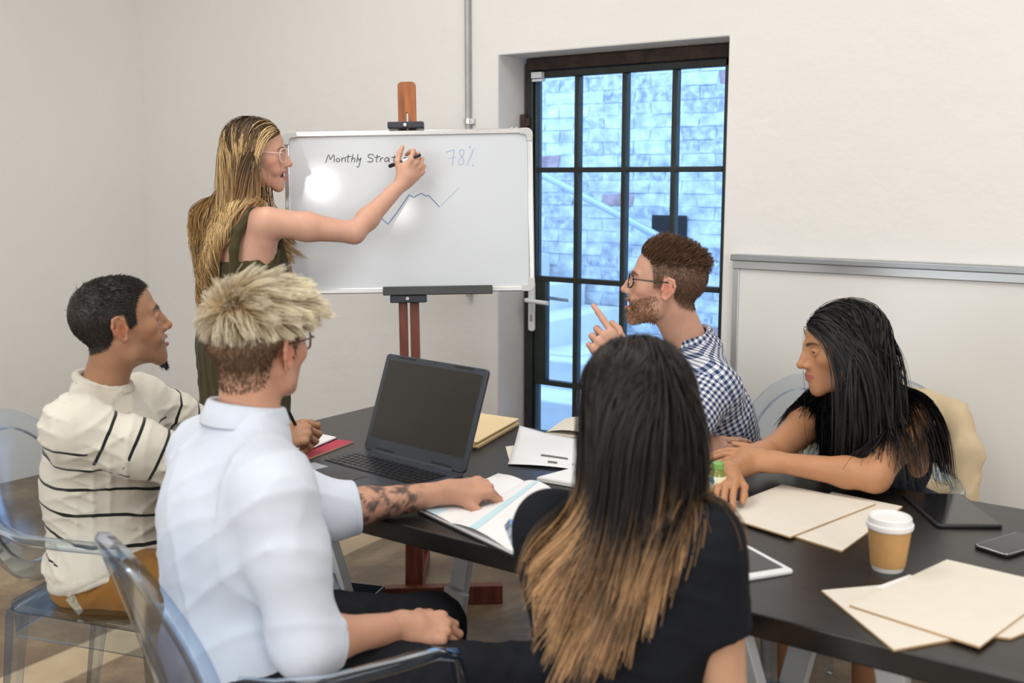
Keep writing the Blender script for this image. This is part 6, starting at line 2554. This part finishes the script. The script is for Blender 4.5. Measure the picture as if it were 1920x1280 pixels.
# ---------------------------------------------------------------- black haired woman leaning on the table (far side)
def woman_leaning():
    J = joints(neck=at(1632, 735, 2.84), shL=at(1706, 788, 2.76), shR=at(1556, 758, 2.96),
               elL=at(1640, 893, 2.585), wrL=at(1456, 866, 2.665), elR=at(1452, 846, 2.80), wrR=at(1366, 884, 2.60))
    fwd = dirv(-.60, -.80)
    r_ = np.cross(fwd, UP)
    sm = (J['shL'] + J['shR']) / 2
    hip = sm * np.array((1, 1, 0)) - fwd * .24 + UP * .53
    legs(J, hip, r_, hip + fwd * .42 - r_ * .10 - UP * .03, hip + fwd * .42 + r_ * .10 - UP * .03, fwd)
    T = Frame(at(1580, 652, 2.74), dirv(-.97, -.06, -.10), scale=.97).roll(6)
    hand = dict(L=dict(fwd=dirv(-.93, .20, .08), dorsal=dirv(.05, -.35, .93), curls=[(8, 16, 10), (10, 18, 12), (12, 20, 12), (14, 22, 14)], spread=2, scale=.93,
                       thumb=[(.60, .78, .05), (.35, .93, .05), (.20, .97, .0)]),
                R=dict(fwd=dirv(-.30, -.80, -.18), dorsal=dirv(-.25, -.10, 1), curls=[(14, 20, 12), (16, 22, 14), (18, 24, 14), (22, 26, 16)], spread=1, scale=.93, thumb=[(.50, .85, -.25), (.10, .98, -.20), (.0, .98, -.2)]))
    tone = dict(base=(.46, .225, .115), lips=(.36, .12, .10), iris=(.03, .018, .012))
    o, V, Q, S = person_mesh('woman with long black hair leaning with crossed arms on the table', J, T, tone, dict(fem=True, jaw=.92, nose=1.01), hand,
                             dict(g=-.002, w=.88, d=.90, bust=.9, shr=.040), neck_r=(.047, .045), arm_r=(.048, .044, .037, .036, .024), leg_r=(.078, .052, .052, .034),
                             res=.006, colour=dict(scalp_col=(.012, .010, .010), brow_col=(.015, .01, .008), ruddy=.06, scalp_soft=.006, scalp_shift=-.012))
    sm, R = torso_frame(J)
    l_, f, u = R[:, 0], R[:, 1], R[:, 2]
    C = SDF()
    add_torso(C, J, g=.004, w=.90, d=.93, bust=.92, shr=.043, k=.05)
    # tank top: arms, shoulders and neck left bare, two straps
    C.cut(sm - u * .050, u, .26, .006)
    for s, n in ((-1, 'shL'), (1, 'shR')):
        C.rc(J[n] + l_ * s * .015 + u * .03, J[n] - u * .13 + l_ * s * .035, .066, .058, .006, 's')
    C.cut(J['hip'] - u * .05, -u, .3, .006)
    for s in (-1, 1):
        a = sm + l_ * s * .085
        C.chain([a - u * .09 + f * .098, a - u * .035 + f * .082, a + u * .030 + f * .034, a + u * .034 - f * .02, a - u * .035 - f * .082, a - u * .08 - f * .092], .0125, .008)
    V2, Q2 = sdf_mesh(C, .005)
    np_object('tank_top', V2, Q2, mat('dark_navy_jersey', (.010, .014, .026), rough=.85, var=.12, bump=.1, bscale=800, spec=.2), o)
    trousers(o, J, mat('dark_shorts_cotton', (.012, .016, .028), rough=.85, var=.12), 'shorts', seed=15, g=.010, leg_r=(.080, .056, .06, .06), hem=.06)
    shoes(o, J, mat('tan_leather', (.30, .16, .08), rough=.5))
    g = np.random.default_rng(61)
    n = 8500
    p, nr = roots_on(V, Q, T, n, -.020, None, g)
    L = T.inv(p)
    coll = SDF()
    head_collider(coll, T, .002)
    coll.rc(J['neck'] - UP * .03, T.p(0, -.02, -.05), .052, .050, .02)
    add_torso(coll, J, g=.006, w=.90, d=.92, bust=.9, shr=.044)
    for s in 'LR':
        coll.rc(J['sh' + s], J['el' + s], .055, .042, .03)
        coll.rc(J['el' + s], J['wr' + s], .042, .034, .03)
    top = np.clip((L[:, 2:3] - .02) / .06, 0, 1)
    d = comb(T, L, nr, .022, .25, 1.0, .5)
    layer = g.random(n)
    ln = g.uniform(.36, .47, n) + .02 * top[:, 0]
    S_ = 15
    turn = np.concatenate([[0, .04, .09, .16, .24], np.full(S_ - 5, .32)])
    P = grow(p, d, ln, S_, coll, .003 + .013 * layer, (0, 0, -1.0), turn, .028, g, None, T.o[2] + .005)
    Lp = T.inv(P.reshape(-1, 3)).reshape(P.shape)
    ok = ~((Lp[..., 1] > .086) & (Lp[..., 2] < .040) & (np.abs(Lp[..., 0]) < .09)).any(1)
    P, n = P[ok], int(ok.sum())
    P[..., 2] = np.maximum(P[..., 2], TZ + .004)
    P, near = clump(P, 230, .55, 1.3, g)
    col = np.array((.0075, .0068, .0075)) * g.uniform(.7, 1.4, (n, 1, 1)) * np.ones((1, S_, 1))
    ribbons('hair', P, .0014 * (1 - .7 * np.linspace(0, 1, S_) ** 3), col, M_hair, o, T.o - UP * .03, g=g)
    cpos = J['hip'] * np.array((1, 1, 0)) + fwd * .05 - C_R * .10
    place_chair(cpos, fwd, 'clear plastic armchair with a beige jacket over its back, black haired woman')
    # beige jacket hung over the chair's back
    ch = Frame(cpos, fwd)
    M_j = mat('beige_cotton_jacket', (.60, .48, .31), rough=.85, var=.05, scale=20, bump=.2, bscale=500, sheen=.15, spec=.2)
    D = SDF()
    tl = math.radians(17)

    def bp(x, z, off=0.0):
        return ch.p(x, -.215 - (z + .20) * math.sin(tl) - .035 * (1 - (x / .21) ** 2) + off, .672 + z * math.cos(tl))
    for (x0, z0, x1, z1, r) in ((-.17, .165, .17, .165, .032), (-.205, .12, .205, .12, .030), (-.22, .03, .22, .03, .028), (-.22, -.08, .22, -.08, .028), (-.215, -.20, .215, -.20, .028), (-.21, -.31, .21, -.31, .026)):
        for k in range(4):
            xa, xb = x0 + (x1 - x0) * k / 4, x0 + (x1 - x0) * (k + 1) / 4
            D.rc(bp(xa, z0, -.012), bp(xb, z0, -.012), r, r, .05)
    for s in (-1, 1):
        D.chain([bp(s * .190, .140, -.01), bp(s * .235, .05, -.01), bp(s * .245, -.10, -.005), bp(s * .24, -.30, -.01)], [.034, .040, .036, .034], .03)
    D.chain([bp(-.09, .185, .0), bp(0, .20, -.03), bp(.09, .185, .0)], .018, .02)
    lo, hi = D.bounds()
    D.disp(folds([(ch.d(1, 0, .3), 45, 1.0), (ch.d(.5, 0, 1), 40, .8)], .008, 1, 51), lo, hi)
    V3, Q3 = sdf_mesh(D, .008)
    jk = np_object('jacket', V3, Q3, M_j)
    tag(jk, 'beige jacket hung over the chair behind the black haired woman', 'jacket')
    lpv = MB()
    for s in (-1, 1):
        lpv.add([bp(s * .04, .20, -.062), bp(s * .15, .12, -.060), bp(s * .12, -.10, -.058), bp(s * .05, -.02, -.060)], [(0, 1, 2, 3)])
    so = MB()
    so.tube([bp(.10, .02, -.058), bp(.185, .07, -.056)], .0035, 6)
    so.build('pocket_welt', M_j, jk, smooth=True)
    return o


woman_leaning()
# ---------------------------------------------------------------- presenter writing on the whiteboard
def woman_presenter():
    J = joints(neck=at(440, 372, 3.575), shR=at(503, 416, 3.44), shL=at(398, 412, 3.66),
               elR=at(664, 436, 3.52), wrR=at(753, 344, 3.625), elL=at(408, 560, 3.80), wrL=at(470, 640, 3.78))
    fwd = dirv(.78, .62)
    r_ = np.cross(fwd, UP)
    hip = np.array((*at(455, 650, 3.60)[:2], .93))
    J['hip'] = hip
    for s, q in (('R', 1), ('L', -1)):
        J['hip' + s] = hip + r_ * q * .09
        J['kn' + s] = J['hip' + s] - UP * .43 + r_ * q * .005 + fwd * .015
        J['an' + s] = J['kn' + s] - UP * .415 - fwd * .01
        J['toe' + s] = J['an' + s] * np.array((1, 1, 0)) + UP * .028 + fwd * .16
    T = Frame(at(480, 288, 3.545), dirv(.985, .10, -.03), scale=.95).roll(2)
    pen_a, pen_b = at(729, 312, 3.625), at(789, 290, 3.60)
    hand = dict(R=dict(fwd=dirv(.62, .12, .75), dorsal=dirv(.35, -.88, -.20), curls=[(44, 62, 34), (52, 62, 36), (50, 56, 34), (44, 50, 30)],
                       thumb=[(.72, .62, -.42), (.28, .90, -.45), (.10, .95, -.40)], spread=6, scale=.95),
                L=dict(fwd=dirv(.7, .2, -.6), dorsal=dirv(.2, -.8, .4), curls=RELAX, fine=False, scale=.93))
    tone = dict(base=(.60, .34, .245), lips=(.48, .17, .15), iris=(.10, .08, .04))
    o, V, Q, S = person_mesh('woman with long wavy blonde hair in an olive dress writing on the whiteboard', J, T, tone, dict(fem=True, jaw=.92, mouth=.010, smile=1.2), hand,
                             dict(g=-.004, w=.86, d=.88, bust=.9, shr=.038), neck_r=(.046, .044), arm_r=(.047, .042, .034, .035, .023), leg_r=(.078, .052, .052, .034),
                             res=.006, colour=dict(scalp_col=(.10, .06, .035), brow_col=(.12, .065, .035), ruddy=.13, scalp_soft=.004))
    sm, R = torso_frame(J)
    l_, f, u = R[:, 0], R[:, 1], R[:, 2]
    C = SDF()
    add_torso(C, J, g=.004, w=.885, d=.91, bust=.92, hips=.98, shr=.041)
    C.cut(sm - u * .115 - f * .02, u - f * .28, .26, .006)
    for s, n in ((-1, 'shL'), (1, 'shR')):
        C.rc(J[n] + l_ * s * .02 + u * .02, J[n] - u * .10 + l_ * s * .03, .062, .050, .006, 's')
    # flowing skirt of the dress / wide trousers
    H_ = J['hip']
    for s in (-1, 1):
        C.rc(H_ + u * .02 + r_ * s * .055, H_ - UP * .35 + r_ * s * .06, .125, .125, .06)
        C.rc(H_ - UP * .35 + r_ * s * .06, H_ - UP * .80 + r_ * s * .06, .125, .135, .06)
    C.cut(H_ - UP * .78, -UP, .4, .006)
    lo, hi = C.bounds()
    C.disp(folds([(r_ + UP * .05, 55, 1.0), (fwd + UP * .08, 45, 1.0), (u + r_ * .4, 40, .3)], .008, 1, 71), lo, hi)
    for s in (-1, 1):
        a = sm + l_ * s * .100
        C.chain([a - u * .13 + f * .100, a - u * .050 + f * .080, a + u * .026 + f * .034, a + u * .030 - f * .01, a - u * .03 - f * .070, a - u * .09 - f * .088, a - u * .17 - f * .092], [.0150] * 7, .010)
    V2, Q2 = sdf_mesh(C, .0065)
    M_ol = mat('olive_cotton', (.055, .046, .016), rough=.85, var=.12, scale=20, bump=.2, bscale=600, sheen=.1, spec=.2)
    dr = np_object('dress', V2, Q2, M_ol, o)
    tie = SDF()
    q = [H_ + u * .19 - f * .115 - l_ * .08, H_ + u * .16 - f * .15 - l_ * .115, H_ + u * .08 - f * .155 - l_ * .125, H_ - u * .02 - f * .15 - l_ * .12]
    tie.chain([at(392, 528, 3.66), at(388, 560, 3.67), at(389, 600, 3.68)], [.012, .016, .018], .01)
    Vt, Qt = sdf_mesh(tie, .004)
    np_object('waist_tie', Vt, Qt, M_ol, dr)
    shoes(o, J, mat('tan_sandal', (.30, .18, .10), rough=.6))
    M_clf = mat('clear_pink_frame', (.75, .55, .52), rough=.15, var=.05)
    glasses(o, T, M_clf, w=.029, h=.023, round_=False)
    g = np.random.default_rng(81)
    n = 8500
    p, nr = roots_on(V, Q, T, n, -.012, None, g)
    L = T.inv(p)
    coll = SDF()
    head_collider(coll, T, .002)
    coll.rc(J['neck'] - UP * .03, T.p(0, -.02, -.05), .050, .048, .02)
    add_torso(coll, J, g=.006, w=.88, d=.90, shr=.044)
    coll.rc(J['shR'], J['elR'], .054, .04, .03)
    coll.rc(J['shL'], J['elL'], .054, .04, .03)
    d = comb(T, L, nr, -.012, .30, 1.0, .55)
    layer = g.random(n)
    front = ((L[:, 0] < -.01) & (g.random(n) < .55))[:, None] * 1.0
    ln = g.uniform(.44, .56, n)
    S_ = 19
    turn = np.concatenate([[0, .05, .10, .18, .26], np.full(S_ - 5, .34)])

    gather = at(406, 460, 3.60)[None] + C_R[None] * g.normal(0, .028, (n, 1)) + _f0[None] * g.normal(0, .03, (n, 1))

    def drift(q, t):
        k = np.clip((J['neck'][2] + .10 - q[:, 2]) / .20, 0, 1)[:, None]
        pull = (gather - q) * np.array((1, 1, 0)) * 5
        pull *= np.minimum(1, .75 / np.maximum(np.linalg.norm(pull, axis=1, keepdims=True), 1e-6))
        return k * (front * (f * .75 + C_R * .35) + (1 - front) * pull)
    P = grow(p, d, ln, S_, coll, .003 + .014 * layer, (0, 0, -1.0), turn, .026, g, drift, T.o[2] - .02)
    P, near = clump(P, 120, .70, 1.0, g)
    t = np.linspace(0, 1, S_)
    ph = np.random.default_rng(4).uniform(0, 6.28, n)[near]
    amp = .017 * np.clip((t - .38) / .35, 0, 1)
    a = 2 * math.pi * 2.6 * t[None] + ph[:, None]
    P = P + (np.cos(a) * amp)[..., None] * C_R + (np.sin(a) * amp)[..., None] * _f0
    ds = coll.at(P.reshape(-1, 3)).reshape(n, S_)
    P[..., :] += (np.clip(.002 - ds, 0, .03))[..., None] * (-f)
    lock = np.random.default_rng(15).random(n)[near]
    root, mid, tip = np.array((.060, .034, .017)), np.array((.32, .185, .078)), np.array((.64, .44, .205))
    k1 = np.clip((t[None] - .05 - .18 * lock[:, None]) / .30, 0, 1)[..., None]
    k2 = np.clip((t[None] - .30 - .25 * lock[:, None]) / .40, 0, 1)[..., None]
    hi_ = (np.random.default_rng(16).random(n)[near] > .62)[:, None, None] * np.clip((t - .02) / .15, 0, 1)[None, :, None]
    col = (root * (1 - k1) + mid * k1) * (1 - k2) + tip * k2
    col = col * (1 - hi_ * .75) + tip * hi_ * .75
    col = col * g.uniform(.65, 1.25, (n, 1, 1))
    ribbons('hair', P, .0016 * (1 - .65 * t ** 3), col, M_hair, o, T.o - UP * .03, g=g)
    mk = MB()
    ax = unit(pen_b - pen_a)
    L_ = np.linalg.norm(pen_b - pen_a)
    mk.tube([pen_a, pen_a + ax * .003, pen_a + ax * .040, pen_a + ax * .041, pen_b - ax * .003, pen_b], [.0045, .0066, .0066, .0056, .0056, .003], 12)
    m = mk.build('marker', M_black, None, smooth=True)
    MB().tube([pen_a + ax * .052, pen_a + ax * .072], .0058, 12).build('label', M_lid, m, smooth=True)
    tag(m, 'black marker in the hand of the woman at the whiteboard', 'marker')
    return o


woman_presenter()
